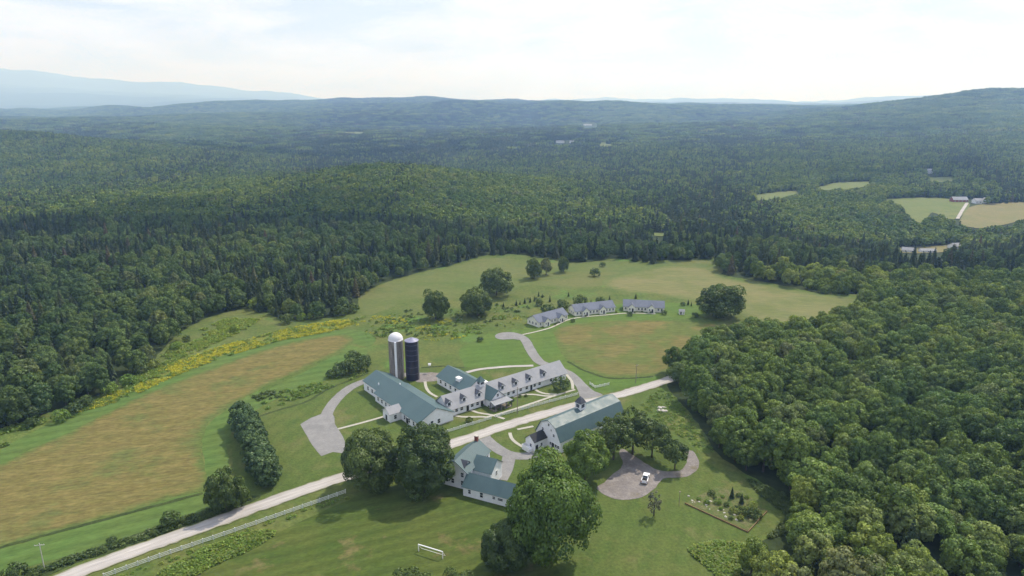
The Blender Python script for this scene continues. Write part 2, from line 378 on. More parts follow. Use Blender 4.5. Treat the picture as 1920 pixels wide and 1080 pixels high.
# ------------------------------------------------------------------ object helpers
def tag(o, label=None, cat=None, group=None, kind=None):
    if label: o['label'] = label
    if cat: o['category'] = cat
    if group: o['group'] = group
    if kind: o['kind'] = kind
    return o
def empty(name, loc, rz=0.0, label=None, cat=None, group=None):
    o = bpy.data.objects.new(name, None); o.empty_display_size = .5
    o.location = loc; o.rotation_euler = (0, 0, rz); COL.objects.link(o)
    return tag(o, label, cat, group)
def link(name, me, parent=None, loc=(0, 0, 0), rz=0.0, scale=None):
    o = bpy.data.objects.new(name, me); o.location = loc; o.rotation_euler = (0, 0, rz)
    if scale is not None: o.scale = scale
    COL.objects.link(o)
    if parent is not None: o.parent = parent
    return o
def mesh(name, vs, fs, m, smooth=False):
    me = bpy.data.meshes.new(name); me.from_pydata([tuple(v) for v in vs], [], fs)
    if m is not None: me.materials.append(m)
    if smooth: me.polygons.foreach_set('use_smooth', [True] * len(me.polygons))
    me.update(); return me
class MB:
    def __init__(s): s.v = []; s.f = []
    def add(s, vs, fs):
        b = len(s.v); s.v += [tuple(v) for v in vs]; s.f += [tuple(i + b for i in f) for f in fs]; return s
    def box(s, x0, y0, z0, x1, y1, z1):
        return s.add([(x0, y0, z0), (x1, y0, z0), (x1, y1, z0), (x0, y1, z0), (x0, y0, z1), (x1, y0, z1), (x1, y1, z1), (x0, y1, z1)],
                     [(0, 3, 2, 1), (4, 5, 6, 7), (0, 1, 5, 4), (1, 2, 6, 5), (2, 3, 7, 6), (3, 0, 4, 7)])
    def bar(s, a, b, r, r2=None, n=6):
        a = Vector(a); b = Vector(b); d = (b - a).normalized(); r2 = r if r2 is None else r2
        t = d.orthogonal().normalized(); w = d.cross(t)
        vs = [a + (t * math.cos(2 * math.pi * i / n) + w * math.sin(2 * math.pi * i / n)) * r for i in range(n)]
        vs += [b + (t * math.cos(2 * math.pi * i / n) + w * math.sin(2 * math.pi * i / n)) * r2 for i in range(n)]
        return s.add(vs, [(i, (i + 1) % n, n + (i + 1) % n, n + i) for i in range(n)] + [tuple(range(n))[::-1], tuple(range(n, 2 * n))])
    def lathe(s, prof, n=28, c=(0, 0)):
        vs = [(c[0] + r * math.cos(2 * math.pi * i / n), c[1] + r * math.sin(2 * math.pi * i / n), z) for r, z in prof for i in range(n)]
        fs = [(k * n + i, k * n + (i + 1) % n, (k + 1) * n + (i + 1) % n, (k + 1) * n + i) for k in range(len(prof) - 1) for i in range(n)]
        return s.add(vs, fs)
    def slab(s, q, th):
        """closed slab under a quad/polygon q (top face), thickness th along its normal"""
        q = [Vector(p) for p in q]; nrm = (q[1] - q[0]).cross(q[2] - q[0]).normalized()
        if nrm.z < 0: q = q[::-1]; nrm = -nrm
        n = len(q); lo = [p - nrm * th for p in q]
        return s.add(q + lo, [tuple(range(n)), tuple(range(n, 2 * n))[::-1]] + [(i, n + i, n + (i + 1) % n, (i + 1) % n) for i in range(n)])
    def me(s, name, m, smooth=False): return mesh(name, s.v, s.f, m, smooth)
    def build(s, name, m, parent=None, loc=(0, 0, 0), rz=0.0, smooth=False): return link(name, s.me(name, m, smooth), parent, loc, rz)

# ------------------------------------------------------------------ ground sheets
LAYER = [0.01]
def catmull(pts, closed, step):
    pts = [Vector((p[0], p[1])) for p in pts]; n = len(pts); o = []
    for i in range(n if closed else n - 1):
        g = (lambda k: pts[k % n]) if closed else (lambda k: pts[min(max(k, 0), n - 1)])
        k = max(2, int((g(i + 1) - g(i)).length / step))
        for t in range(k): o.append(cr(g(i - 1), g(i), g(i + 1), g(i + 2), t / k))
    if not closed: o.append(pts[-1])
    return o
def sheet(name, px, m, jit=.6, step=1.6, smooth=True, world=False, kind='structure', soft=0.0):
    w = [Vector(p) if world else survey(*p).xy for p in px]
    b = catmull(w, True, step) if smooth else [w[i].lerp(w[(i + 1) % len(w)], t / 8) for i in range(len(w)) for t in range(8)]
    j = random.random() * 100
    b = [Vector((p.x + jit * 2 * float(fbm(p.x / 2.6 + j, p.y / 2.6, 5, 3)), p.y + jit * 3 * float(fbm(p.x / 2.6, p.y / 2.6 + j, 6, 3)))) for p in b]
    pts = list(b)
    if soft:
        B = np.array([(p.x, p.y) for p in b]); sp = soft / 2.2
        gx_, gy_ = np.meshgrid(np.arange(B[:, 0].min(), B[:, 0].max(), sp), np.arange(B[:, 1].min(), B[:, 1].max(), sp)); Q = np.column_stack([gx_.ravel(), gy_.ravel()])
        Q = Q[inside(Q[:, 0], Q[:, 1], [tuple(p) for p in B])]
        D = np.min(np.hypot(Q[:, None, 0] - B[None, :, 0], Q[:, None, 1] - B[None, :, 1]), 1) if len(Q) else np.zeros(0)
        pts += [Vector(q) for q in Q[D > sp * .5]]
    r = geometry.delaunay_2d_cdt(pts, [], [list(range(len(b)))], 1, 1e-4)
    z = LAYER[0]; LAYER[0] += .004
    me = mesh(name, [(v.x, v.y, z) for v in r[0]], [tuple(f) for f in r[2]], m)
    if soft:
        V = np.array([(v.x, v.y) for v in r[0]]); D = np.min(np.hypot(V[:, None, 0] - B[None, :, 0], V[:, None, 1] - B[None, :, 1]), 1)
        me.attributes.new('inner', 'FLOAT', 'POINT').data.foreach_set('value', np.clip(D / soft, 0, 1).astype(np.float32))
    return tag(link(name, me), kind=kind)
def far_sheet(name, px, m, lift=.6):
    w = [survey(*p).xy for p in px]
    b = catmull(w, True, 14)
    xs = [p.x for p in b]; ys = [p.y for p in b]
    gx, gy = np.meshgrid(np.arange(min(xs), max(xs), 16.0), np.arange(min(ys), max(ys), 16.0))
    gx = gx.ravel(); gy = gy.ravel(); k = inside(gx, gy, [(p.x, p.y) for p in b])
    pts = b + [Vector((x, y)) for x, y in zip(gx[k], gy[k])]
    r = geometry.delaunay_2d_cdt(pts, [], [list(range(len(b)))], 1, 1e-3)
    z = terrain([v.x for v in r[0]], [v.y for v in r[0]]) + lift
    return tag(link(name, mesh(name, [(v.x, v.y, zz) for v, zz in zip(r[0], z)], [tuple(f) for f in r[2]], m)), kind='structure')
def ribbon(name, px, width, m, jit=.12, world=False, step=1.5, taper=None):
    c = catmull([p if world else survey(*p) for p in px], False, step); vs = []; z = LAYER[0]; LAYER[0] += .004
    for i, p in enumerate(c):
        d = (c[min(i + 1, len(c) - 1)] - c[max(i - 1, 0)]).normalized(); nn = Vector((-d.y, d.x))
        for sgn in (-1, 0, 1):
            q = p + nn * sgn * (width / 2)
            if sgn: q = q + nn * 2 * jit * float(fbm(p.x / 1.7 + 9 * sgn, p.y / 1.7, 4, 3))
            vs.append((q.x, q.y, z + (.0 if sgn else .0)))
    n = len(c)
    fs = [(3 * i + k, 3 * i + 3 + k, 3 * i + 4 + k, 3 * i + 1 + k) for i in range(n - 1) for k in (0, 1)]
    fs = [f[::-1] for f in fs]
    me = mesh(name, vs, fs, m); a = me.attributes.new('across', 'FLOAT', 'POINT'); a.data.foreach_set('value', np.tile([-1.0, 0.0, 1.0], n).astype(np.float32))
    return tag(link(name, me), kind='structure')

# terrain
def spaced(a, b, n, k):
    t = np.linspace(-1, 1, n); return (np.sinh(t * k) / math.sinh(k)) * (b - a) / 2 + (a + b) / 2
xs = spaced(-27000, 27000, 440, 5.6)
ys = np.concatenate([np.linspace(-600, 480, 12)[:-1], 480 * np.exp(np.linspace(0, math.log(27500 / 480), 310))])
gx, gy = np.meshgrid(xs, ys); gz = terrain(gx, gy)
nx, ny = len(xs), len(ys)
idx = np.arange(nx * ny).reshape(ny, nx)
quads = np.stack([idx[:-1, :-1], idx[:-1, 1:], idx[1:, 1:], idx[1:, :-1]], -1).reshape(-1, 4)
me = bpy.data.meshes.new('terrain')
me.vertices.add(nx * ny); me.vertices.foreach_set('co', np.stack([gx, gy, gz], -1).ravel())
me.loops.add(quads.size); me.loops.foreach_set('vertex_index', quads.ravel())
me.polygons.add(len(quads)); me.polygons.foreach_set('loop_start', np.arange(len(quads)) * 4)
me.polygons.foreach_set('use_smooth', np.ones(len(quads), bool))
me.materials.append(M['forest_floor']); me.update(); me.validate()
tag(link('terrain', me), kind='structure')

# the clearing (outline, surveyed)
CLEAR = [(-260, 900), (0, 806), (70, 782), (200, 735), (262, 696), (300, 662), (340, 622), (400, 592), (470, 580), (530, 598), (600, 597), (660, 585), (690, 545),
         (740, 524), (800, 508), (850, 496), (900, 482), (960, 479), (1060, 491), (1100, 492), (1160, 485), (1220, 495), (1290, 490), (1342, 484), (1352, 513), (1450, 532),
         (1540, 550), (1625, 556), (1580, 600), (1500, 618), (1420, 632), (1330, 652), (1262, 680), (1250, 725), (1290, 770), (1318, 810), (1345, 850), (1385, 880),
         (1450, 915), (1500, 960), (1510, 990), (1430, 1015), (1395, 1050), (1380, 1100), (1360, 1250), (-260, 1250)]
CLW = [tuple(survey(*p).xy) for p in CLEAR]
sheet('meadow', CLEAR, M['meadow'], 1.2, 3)
sheet('upper_meadow', [(672, 560), (700, 540), (760, 520), (860, 496), (920, 484), (1050, 493), (1150, 490), (1330, 490), (1340, 520), (1200, 522), (1130, 535), (1060, 540), (980, 536), (950, 560), (860, 560), (780, 560), (720, 582), (685, 590)], M['upper'], 1.5, 3)
sheet('pale_hay_field', [(1130, 527), (1200, 508), (1260, 498), (1330, 503), (1360, 520), (1450, 537), (1540, 553), (1612, 562), (1570, 592), (1480, 606), (1400, 596), (1370, 576), (1310, 566), (1230, 552), (1160, 545)], M['hay3'], 1.5, 3, soft=12)
sheet('far_lawn', [(985, 612), (1060, 590), (1165, 570), (1300, 570), (1330, 590), (1240, 600), (1120, 606), (1040, 624), (1000, 632)], M['lush'], .8)
sheet('hay_meadow', [(1037, 622), (1062, 610), (1130, 602), (1230, 600), (1330, 606), (1420, 604), (1440, 625), (1300, 660), (1262, 690), (1225, 702), (1150, 707), (1098, 692), (1062, 672), (1046, 645)], M['hay2'], .9, soft=6)
sheet('lush_lawn', [(862, 655), (900, 636), (935, 628), (985, 632), (1012, 675), (1008, 690), (930, 692), (880, 694), (868, 680)], M['lush'], .6)
sheet('lush_bank', [(995, 632), (1034, 622), (1046, 650), (1064, 676), (1100, 695), (1150, 709), (1232, 705), (1228, 716), (1180, 727), (1130, 736), (1098, 725), (1065, 698), (1015, 678)], M['lush'], .5)
sheet('rough_bank', [(1235, 728), (1262, 740), (1290, 775), (1318, 815), (1330, 850), (1290, 835), (1240, 800), (1190, 760)], M['rough'], .8)
sheet('wild_edge', [(-200, 885), (0, 808), (80, 785), (205, 740), (280, 700), (360, 640), (470, 600), (430, 635), (330, 690), (200, 755), (60, 822), (-200, 950)], M['rough'], 1.2)
sheet('goldenrod_field', [(150, 775), (215, 735), (300, 690), (420, 648), (540, 616), (640, 600), (668, 606), (620, 622), (520, 640), (420, 670), (330, 704), (230, 752)], M['gold'], 1.0)
sheet('mown_strip', [(-200, 985), (0, 845), (120, 782), (230, 735), (330, 697), (440, 660), (560, 632), (655, 618), (700, 630), (690, 650), (610, 640), (440, 690), (300, 750), (0, 900), (-200, 1020)], M['strip'], .8)
sheet('hay_field', [(-200, 1000), (0, 873), (120, 815), (210, 770), (300, 728), (400, 690), (500, 655), (590, 633), (650, 628), (662, 642), (620, 668), (540, 705), (460, 745), (400, 783), (380, 815), (379, 850), (388, 912), (360, 925), (220, 965), (80, 1003), (-200, 1075)], M['hay'], .9, soft=6)
sheet('mown_strip', [(380, 845), (384, 812), (402, 785), (460, 750), (560, 703), (640, 662), (690, 655), (660, 690), (590, 722), (520, 748), (450, 788), (425, 830), (432, 880), (412, 915), (392, 915)], M['strip'], .6)
sheet('mown_strip', [(-200, 1095), (0, 1030), (200, 972), (380, 922), (430, 945), (330, 985), (150, 1036), (0, 1078), (-200, 1130)], M['strip'], .6)
sheet('lawn', [(450, 788), (520, 752), (600, 726), (690, 696), (830, 690), (1000, 690), (1070, 705), (1110, 735), (1060, 756), (840, 826), (650, 886), (520, 930), (455, 960), (440, 880), (432, 820)], M['lawn'], .5)
sheet('lawn', [(1150, 752), (1240, 730), (1262, 760), (1270, 800), (1330, 870), (1390, 890), (1470, 935), (1480, 975), (1400, 1020), (1385, 1060), (1370, 1180), (900, 1180), (860, 1000), (840, 850), (1000, 790)], M['lawn'], .5)
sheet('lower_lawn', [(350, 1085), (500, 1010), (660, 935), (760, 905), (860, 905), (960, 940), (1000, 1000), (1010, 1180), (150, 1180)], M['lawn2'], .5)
sheet('ditch', [(-60, 1110), (80, 1062), (220, 1015), (330, 975), (440, 938), (490, 928), (470, 945), (400, 970), (280, 1012), (140, 1058), (20, 1110)], M['ditch'], .8)
sheet('wild_strip', [(300, 1075), (380, 1035), (460, 1000), (515, 1000), (480, 1025), (420, 1050), (330, 1095), (280, 1120)], M['rough'], .7)
sheet('wild_patch', [(1292, 1030), (1340, 1018), (1400, 1022), (1390, 1060), (1372, 1110), (1340, 1075)], M['rough'], .7)

for e in ([(1064, 678), (1098, 696), (1150, 710), (1225, 706)], [(478, 784), (520, 770), (575, 753), (620, 728), (690, 700)], [(790, 690), (830, 687), (870, 690)], [(0, 1027), (160, 984), (380, 925)]):
    ribbon('grass_edge', e, 1.3, M['ditch'], .5)
# roads, drives, walks
sheet('driveway', [(563, 796), (583, 784), (604, 776), (618, 768), (627, 782), (628, 795), (643, 819), (650, 838), (648, 851), (624, 848), (602, 856), (585, 835), (572, 812)], M['asphalt'], .1, 1.5, False)
ribbon('driveway', [(612, 782), (616, 770), (632, 748), (657, 727), (690, 713), (725, 706), (760, 703), (815, 703)], 4.2, M['asphalt'])
sheet('gravel_yard', [(775, 708), (800, 699), (830, 702), (822, 714), (800, 716), (782, 717)], M['lot'], .3)
sheet('turning_circle', [(928, 630), (936, 625), (952, 623), (970, 625), (985, 631), (980, 638), (962, 636), (945, 637), (932, 635)], M['asphalt'], .15)
ribbon('driveway', [(962, 629), (977, 632), (986, 640), (993, 653), (1003, 669), (1016, 681), (1045, 691), (1068, 702), (1080, 713), (1094, 727), (1112, 742), (1118, 750)], 4.6, M['asphalt'])
sheet('drive_apron', [(1078, 716), (1094, 722), (1112, 733), (1130, 741), (1110, 752), (1090, 757), (1086, 740)], M['asphalt'], .2)
ribbon('driveway', [(905, 812), (909, 822), (921, 833), (941, 847), (960, 854), (985, 856), (1010, 850)], 4.4, M['asphalt'])
ribbon('driveway', [(956, 852), (953, 866), (948, 882), (938, 900)], 4.2, M['asphalt'])
sheet('gravel_lot', [(1119, 917), (1132, 905), (1150, 888), (1168, 872), (1160, 850), (1168, 843), (1186, 854), (1208, 868), (1232, 881), (1252, 884), (1274, 883), (1288, 868), (1284, 848), (1298, 846), (1310, 862), (1308, 880), (1290, 894), (1262, 897), (1243, 898), (1225, 918), (1196, 935), (1152, 936)], M['lot'], .3, 1.2)
ribbon('gravel_path', [(875, 699), (899, 693), (949, 688), (1000, 686)], 2.0, M['gravel'])
ROAD = [(-60, 1165), (40, 1120), (130, 1080), (245, 1037), (380, 988), (560, 923), (650, 893), (760, 858), (840, 835), (950, 798), (1045, 770), (1100, 755), (1160, 741), (1226, 721), (1290, 700)]
ribbon('gravel_road', ROAD, 5.5, M['road'], .6)
WALKS = [[(1078, 731), (1035, 744), (1000, 756), (924, 780), (900, 782), (866, 782), (850, 779)], [(880, 768), (895, 774), (924, 779)], [(924, 779), (946, 786)],
         [(962, 745), (978, 741), (998, 740), (1022, 743), (1036, 743)], [(1003, 730), (1010, 735), (1024, 739), (1044, 740)],
         [(634, 805), (680, 793), (722, 781)], [(797, 716), (799, 727), (806, 737), (820, 745)],
         [(980, 628), (1029, 616), (1073, 598), (1137, 591), (1180, 587.5), (1229, 589)],
         [(956, 812), (959, 822), (968, 831), (992, 845), (1010, 852)], [(970, 806), (985, 803), (1000, 800)], [(1062, 703), (1072, 716), (1074, 730)]]
for w in WALKS: ribbon('walk', w, 1.15, M['concrete'], .03)

# far fields
FARF = [('far_field', [(1655, 374), (1720, 371), (1792, 373), (1818, 384), (1800, 408), (1775, 412), (1748, 400), (1728, 420), (1700, 405), (1692, 388)], M['farfield']),
        ('far_hay_field', [(1822, 388), (1870, 382), (1960, 380), (1960, 400), (1880, 424), (1830, 430), (1800, 420), (1806, 404)], M['farhay']),
        ('far_field', [(1414, 368), (1450, 361), (1494, 358), (1500, 366), (1460, 374), (1420, 377)], M['farfield']),
        ('far_field', [(1530, 352), (1570, 343), (1630, 340), (1636, 346), (1600, 355), (1545, 358)], M['farfield']),
        ('far_yard', [(1676, 466), (1740, 463), (1806, 459), (1806, 468), (1760, 475), (1690, 476)], M['farhay']),
        ('far_field', [(1210, 441), (1236, 437), (1252, 440), (1240, 445)], M['farfield']),
        ('far_field', [(1740, 334), (1785, 332), (1790, 340), (1750, 342)], M['farfield']),
        ('far_field', [(1115, 267), (1148, 266), (1152, 273), (1120, 275)], M['farfield']),
        ('far_field', [(636, 247), (690, 248), (684, 250.5), (640, 250)], M['farfield'])]
for nm, p, m in FARF: far_sheet(nm, p, m)
tr = [survey(*p) for p in ((1795, 412), (1803, 398), (1813, 382))]
me = mesh('farm_track', [(p.x + s, p.y, float(terrain(p.x, p.y)) + 1.0) for p in tr for s in (-2.2, 2.2)], [(0, 1, 3, 2), (2, 3, 5, 4)], M['gravel'])
tag(link('farm_track', me), kind='structure')

# ------------------------------------------------------------------ buildings
def profile_block(root, prof, a0, a1, axis, wall_m, roof_segs, over_e=.45, th=.16, name_w='wall', name_r='roof', c0=0.0, roof_m=None):
    """prof: closed wall cross-section [(c,z)...] extruded a0..a1 along local axis (0=x ridge, 1=y ridge);
    roof_segs: list of polylines point pairs ((c,z),(c,z)) upper->lower, each one sheet overhanging the gables"""
    mp = (lambda a, c, z: (a, c0 + c, z)) if axis == 0 else (lambda a, c, z: (c0 + c, a, z))
    n = len(prof); mb = MB()
    mb.add([mp(a0, c, z) for c, z in prof] + [mp(a1, c, z) for c, z in prof],
           [tuple(range(n)), tuple(range(n, 2 * n))[::-1]] + [(i, n + i, n + (i + 1) % n, (i + 1) % n) for i in range(n)])
    wl = mb.build(name_w, wall_m, root)
    me = wl.data; bm = bmesh.new(); bm.from_mesh(me); bmesh.ops.recalc_face_normals(bm, faces=bm.faces); bm.to_mesh(me); bm.free()
    rf = None
    for (c1, z1), (c2, z2) in roof_segs:
        mb = MB(); up = .17
        q = [mp(a0 - over_e, c1, z1 + up), mp(a1 + over_e, c1, z1 + up), mp(a1 + over_e, c2, z2 + up), mp(a0 - over_e, c2, z2 + up)]
        mb.slab(q, th)
        rf = mb.build(name_r, roof_m, root)
    return wl
def gable(root, a0, a1, c0, hw, eave, ridge, axis, wall_m, roof_m, ov=.5, over_e=.4, **k):
    sl = (ridge - eave) / hw
    prof = [(-hw, 0), (hw, 0), (hw, eave), (0, ridge), (-hw, eave)]
    segs = [((0, ridge), (-hw - ov, eave - sl * ov)), ((0, ridge), (hw + ov, eave - sl * ov))]
    return profile_block(root, prof, a0, a1, axis, wall_m, segs, over_e, c0=c0, roof_m=roof_m, **k)

_wm = {}
def window(root, x, y, z, rz, w=.95, h=1.4, frame_m=None, door=False):
    """window standing proud of the wall at (x,y), sill height z; rz: 0 faces local -y"""
    k = (round(w, 2), round(h, 2), door)
    if k not in _wm:
        f = MB(); t = .11
        f.box(-w / 2 - t, -.06, -t, -w / 2, .06, h + t); f.box(w / 2, -.06, -t, w / 2 + t, .06, h + t)
        f.box(-w / 2, -.06, h, w / 2, .06, h + t); f.box(-w / 2, -.08, -t, w / 2, .06, 0)
        if not door: f.box(-w / 2, -.05, h / 2 - .04, w / 2, .04, h / 2 + .04)
        p = MB(); p.box(-w / 2 + .002, -.03, .002, w / 2 - .002, .055, h - .002)
        _wm[k] = (f.me('door_frame' if door else 'window', M['trim']), p.me('door_leaf' if door else 'pane', M['dark'] if door else M['glass']))
    o = link('door' if door else 'window', _wm[k][0], root, (x, y, z), rz)
    link('door_leaf' if door else 'pane', _wm[k][1], o)
    return o
N_, E_, S_, W_ = R(180), R(90), 0.0, R(-90)     # outward directions: S_ faces -y, E_ faces +x, W_ faces -x

TH = R(38.2)
CO = Vector((-20.8, 220.7, 0))
def loc(p, q, base=CO, th=TH): return base + Vector((p * math.cos(th) - q * math.sin(th), p * math.sin(th) + q * math.cos(th), 0))

# --- green-roofed barn (ridge along local y)
b = empty('barn', CO, TH, 'long low white barn with green metal roof and grey porch gable, beside the two silos', 'barn')
gable(b, -.4, 31.5, -7.2, 7.0, 3.4, 6.9, 1, M['white'], M['green1'])
gable(b, 31.5, 43.6, -7.2, 5.6, 4.0, 6.8, 1, M['white'], M['green1'], over_e=.3)
gable(b, -18.6, -13.9, 14.4, 2.6, 3.2, 4.9, 0, M['white'], M['pale0'], ov=.35, name_w='porch_wall', name_r='porch_roof')
for q in (2.2, 5.0): window(b, -7.2 - 2.2 + q - 1.8, -.42, 1.0, S_, 1.0, 1.5)
for q in (3, 6, 9.2): window(b, -14.22, q, 1.1, W_, 1.0, 1.5)
window(b, -14.22, 7.4, .1, W_, 1.6, 2.2, door=True)
for q in (20, 23, 26, 29): window(b, -14.22, q, 1.1, W_, 1.0, 1.4)
for q in (33.5, 36.5, 40): window(b, -12.82, q, 1.2, W_, 1.1, 1.5)
window(b, -16.5, 11.78, 1.0, S_, 1.0, 1.4); window(b, -18.62, 14.4, .1, W_, 1.3, 2.1, door=True); window(b, -17.2, 17.02, 1.0, N_, .9, 1.3)
mb = MB(); mb.lathe([(.22, 5.2), (.22, 5.9), (.0, 6.05)], 8, (-11.5, 33.5)); mb.build('roof_vent', M['trim'], b)
mb = MB(); mb.lathe([(.25, 6.4), (.25, 7.5), (.0, 7.7)], 8, (-7.0, 25.0)); mb.build('roof_vent', M['trim'], b)
mb = MB(); mb.box(-14.18, -.38, 0, -.22, -.44, .35); mb.build('foundation', M['stone'], b)

# --- long lodge with dormers (ridge along local x)
b = empty('lodge', CO, TH, 'long white lodge with pale metal roof, row of dormers and green porch gable', 'lodge')
gable(b, -.1, 56.5, 7.2, 4.3, 3.2, 6.7, 0, M['white'], M['pale0'], ov=.75)
def dormer(p):
    sl = 3.5 / 4.3
    d = MB(); w = 1.0; yf = 3.75; zb = 3.2 + (yf - 2.9) * sl + .05; ze = zb + 1.15; zr = ze + .95
    yb = lambda z: 2.9 + (z - 3.2) / sl
    d.add([(p - w, yf, zb - .1), (p + w, yf, zb - .1), (p + w, yf, ze), (p, yf, zr), (p - w, yf, ze),
           (p - w, yb(ze), ze), (p + w, yb(ze), ze), (p, yb(zr), zr)],
          [(0, 1, 2, 3, 4), (0, 4, 5), (1, 6, 2), (2, 6, 7, 3), (4, 3, 7, 5)])
    o = d.build('dormer', M['white'], b)
    r = MB()
    for s in (-1, 1):
        r.slab([(p, yf - .3, zr + .14), (p, yb(zr) + .1, zr + .14), (p + s * (w + .28), yb(ze - .2) + .1, ze - .12), (p + s * (w + .28), yf - .3, ze - .12)], .1)
    link('dormer_roof', r.me('dormer_roof', M['shutter']), o)
    wv = MB(); wv.box(p - .55, yf - .05, zb + .1, p + .55, yf + .04, ze + .05); link('pane', wv.me('pane', M['glass']), o)
for p in (.9, 7.3, 14.0, 24.8, 31.3, 38.1, 45.5): dormer(p)
for p in (3.4, 5.6, 10.2, 12.6, 27, 29.5, 33, 36, 40, 42.5, 48.5, 51, 53.8): window(b, p, 2.88, 1.15, S_, 1.15, 1.35)
for p in (8.2, 14.6, 43.9 - 5.6): window(b, p, 2.88, .1, S_, 1.1, 2.15, door=True)
for q in (5.5, 9): window(b, 56.52, q, 1.2, E_, 1.1, 1.4)
# entrance porch gable in the middle
gable(b, -.6, 6.2, 19.3, 3.3, 3.3, 6.3, 1, M['white'], M['green1'], ov=.45, name_w='porch_wall', name_r='porch_roof')
mb = MB(); mb.slab([(15.6, -.7, 3.25), (23.0, -.7, 3.25), (23.6, -4.3, 2.75), (15.0, -4.3, 2.75)], .14); mb.build('veranda_roof', M['pale1'], b)
for x, y in ((15.4, -4.0), (17.9, -4.0), (20.6, -4.0), (23.2, -4.0), (15.4, -1.2), (23.2, -1.2)):
    mb = MB(); mb.box(x - .11, y - .11, 0, x + .11, y + .11, 2.65); mb.build('post', M['shutter'], b)
mb = MB(); mb.box(15.2, -4.1, 0, 23.4, -.62, .25); mb.build('porch_floor', M['wood'], b)
window(b, 19.3, -.62, .27, S_, 1.6, 2.1, door=True); window(b, 17.3, -.62, 1.1, S_, .9, 1.3); window(b, 21.3, -.62, 1.1, S_, .9, 1.3); window(b, 19.3, -.62, 3.9, S_, .9, 1.1)
# cupola
mb = MB(); mb.box(16.2, 6.2, 5.4, 18.2, 8.2, 8.1); cu = mb.build('cupola', M['white'], b)
mb = MB(); mb.add([(15.8, 5.8, 8.1), (18.6, 5.8, 8.1), (18.6, 8.6, 8.1), (15.8, 8.6, 8.1), (17.2, 7.2, 10.1)], [(0, 1, 4), (1, 2, 4), (2, 3, 4), (3, 0, 4), (3, 2, 1, 0)])
link('cupola_roof', mb.me('cupola_roof', M['green0']), cu)
mb = MB(); mb.box(16.5, 6.13, 7.0, 17.9, 6.22, 7.8); mb.box(16.13, 6.5, 7.0, 16.22, 7.9, 7.8); link('louver', mb.me('louver', M['shutter']), cu)

# --- rear wing (ridge along local y)
b = empty('rear_wing', CO, TH, 'green-roofed rear building behind the lodge with a white roof light', 'building')
gable(b, 11.6, 31.2, 18.4, 5.4, 3.3, 6.4, 1, M['white'], M['green1'])
mb = MB(); mb.slab([(14.6, 17.9, 5.9), (14.6, 20.5, 5.9), (16.3, 20.5, 6.0), (16.3, 17.9, 6.0)], .12); mb.box(14.75, 18.0, 4.2, 16.3, 20.4, 5.75); mb.build('roof_light', M['trim'], b)
for q in (14.5, 18, 21.5, 25, 28.5): window(b, 12.98, q, 1.1, W_, 1.1, 1.3)
window(b, 17, 31.22, 1.0, N_, 1, 1.4); window(b, 20, 31.22, 1.0, N_, 1, 1.4)
mb = MB(); mb.box(24.1, 14.5, 0, 26.6, 18.5, 2.3); mb.slab([(23.9, 14.2, 2.9), (23.9, 18.8, 2.9), (26.9, 18.8, 2.45), (26.9, 14.2, 2.45)], .12); mb.build('lean_to', M['trim'], b)

# --- silos
def silo(cx, cy, r, h, body_m, label, dome):
    b = empty('silo', (cx, cy, 0), 0, label, 'silo')
    MB().lathe([(r, 0), (r, h)], 40).build('silo_body', body_m, b, smooth=True)
    if dome:
        MB().lathe([(r + .06, h - .25), (r + .06, h)] + [((r + .06) * math.cos(t), h + (r - .15) * math.sin(t)) for t in np.linspace(0, math.pi / 2 - .01, 9)], 40).build('dome', M['dome'], b, smooth=True)
        mb = MB(); mb.box(-.42, -r - .62, .2, .42, -r + .12, h - .2); mb.build('chute', M['trim'], b, rz=R(6))
        mb = MB(); mb.bar((r * .93, -r * .45, .1), (r * .93, -r * .45, h + .1), .16, n=8); mb.build('fill_pipe', M['palewood'], b)
        for k in range(9): MB().lathe([(r + .0, 1.4 + k * 1.75), (r + .05, 1.44 + k * 1.75), (r + .05, 1.52 + k * 1.75), (r + .0, 1.56 + k * 1.75)], 40).build('hoop', M['stave'], b)
    else:
        MB().lathe([(r + .1, h - .12), (r + .1, h + .02), (r * .45, h + .75), (.35, h + 1.0), (.35, h + 1.2), (0, h + 1.22)], 40).build('silo_roof', M['navytop'], b)
        for z in (2.8, 5.6, 8.4, 10.8, 12.9, 15): MB().lathe([(r, z), (r + .06, z + .03), (r + .06, z + .15), (r, z + .18)], 40).build('hoop', M['hoop'], b)
        mb = MB()
        for s in (-.25, .25): mb.bar((r * .99 + .1, s, .5), (r * .99 + .1, s, h), .05, n=5)
        for k in range(30): mb.bar((r * .99 + .1, -.25, .6 + k * .5), (r * .99 + .1, .25, .6 + k * .5), .03, n=4)
        mb.build('ladder', M['chrome'], b, rz=R(-20))
    return b
silo(-46.9, 259.5, 2.95, 16.6, M['stave'], 'grey concrete silo with white domed cap and white chute', True)
silo(-40.3, 258.3, 2.75, 16.6, M['navy'], 'dark navy blue silo with shallow pale roof, right beside the domed one', False)

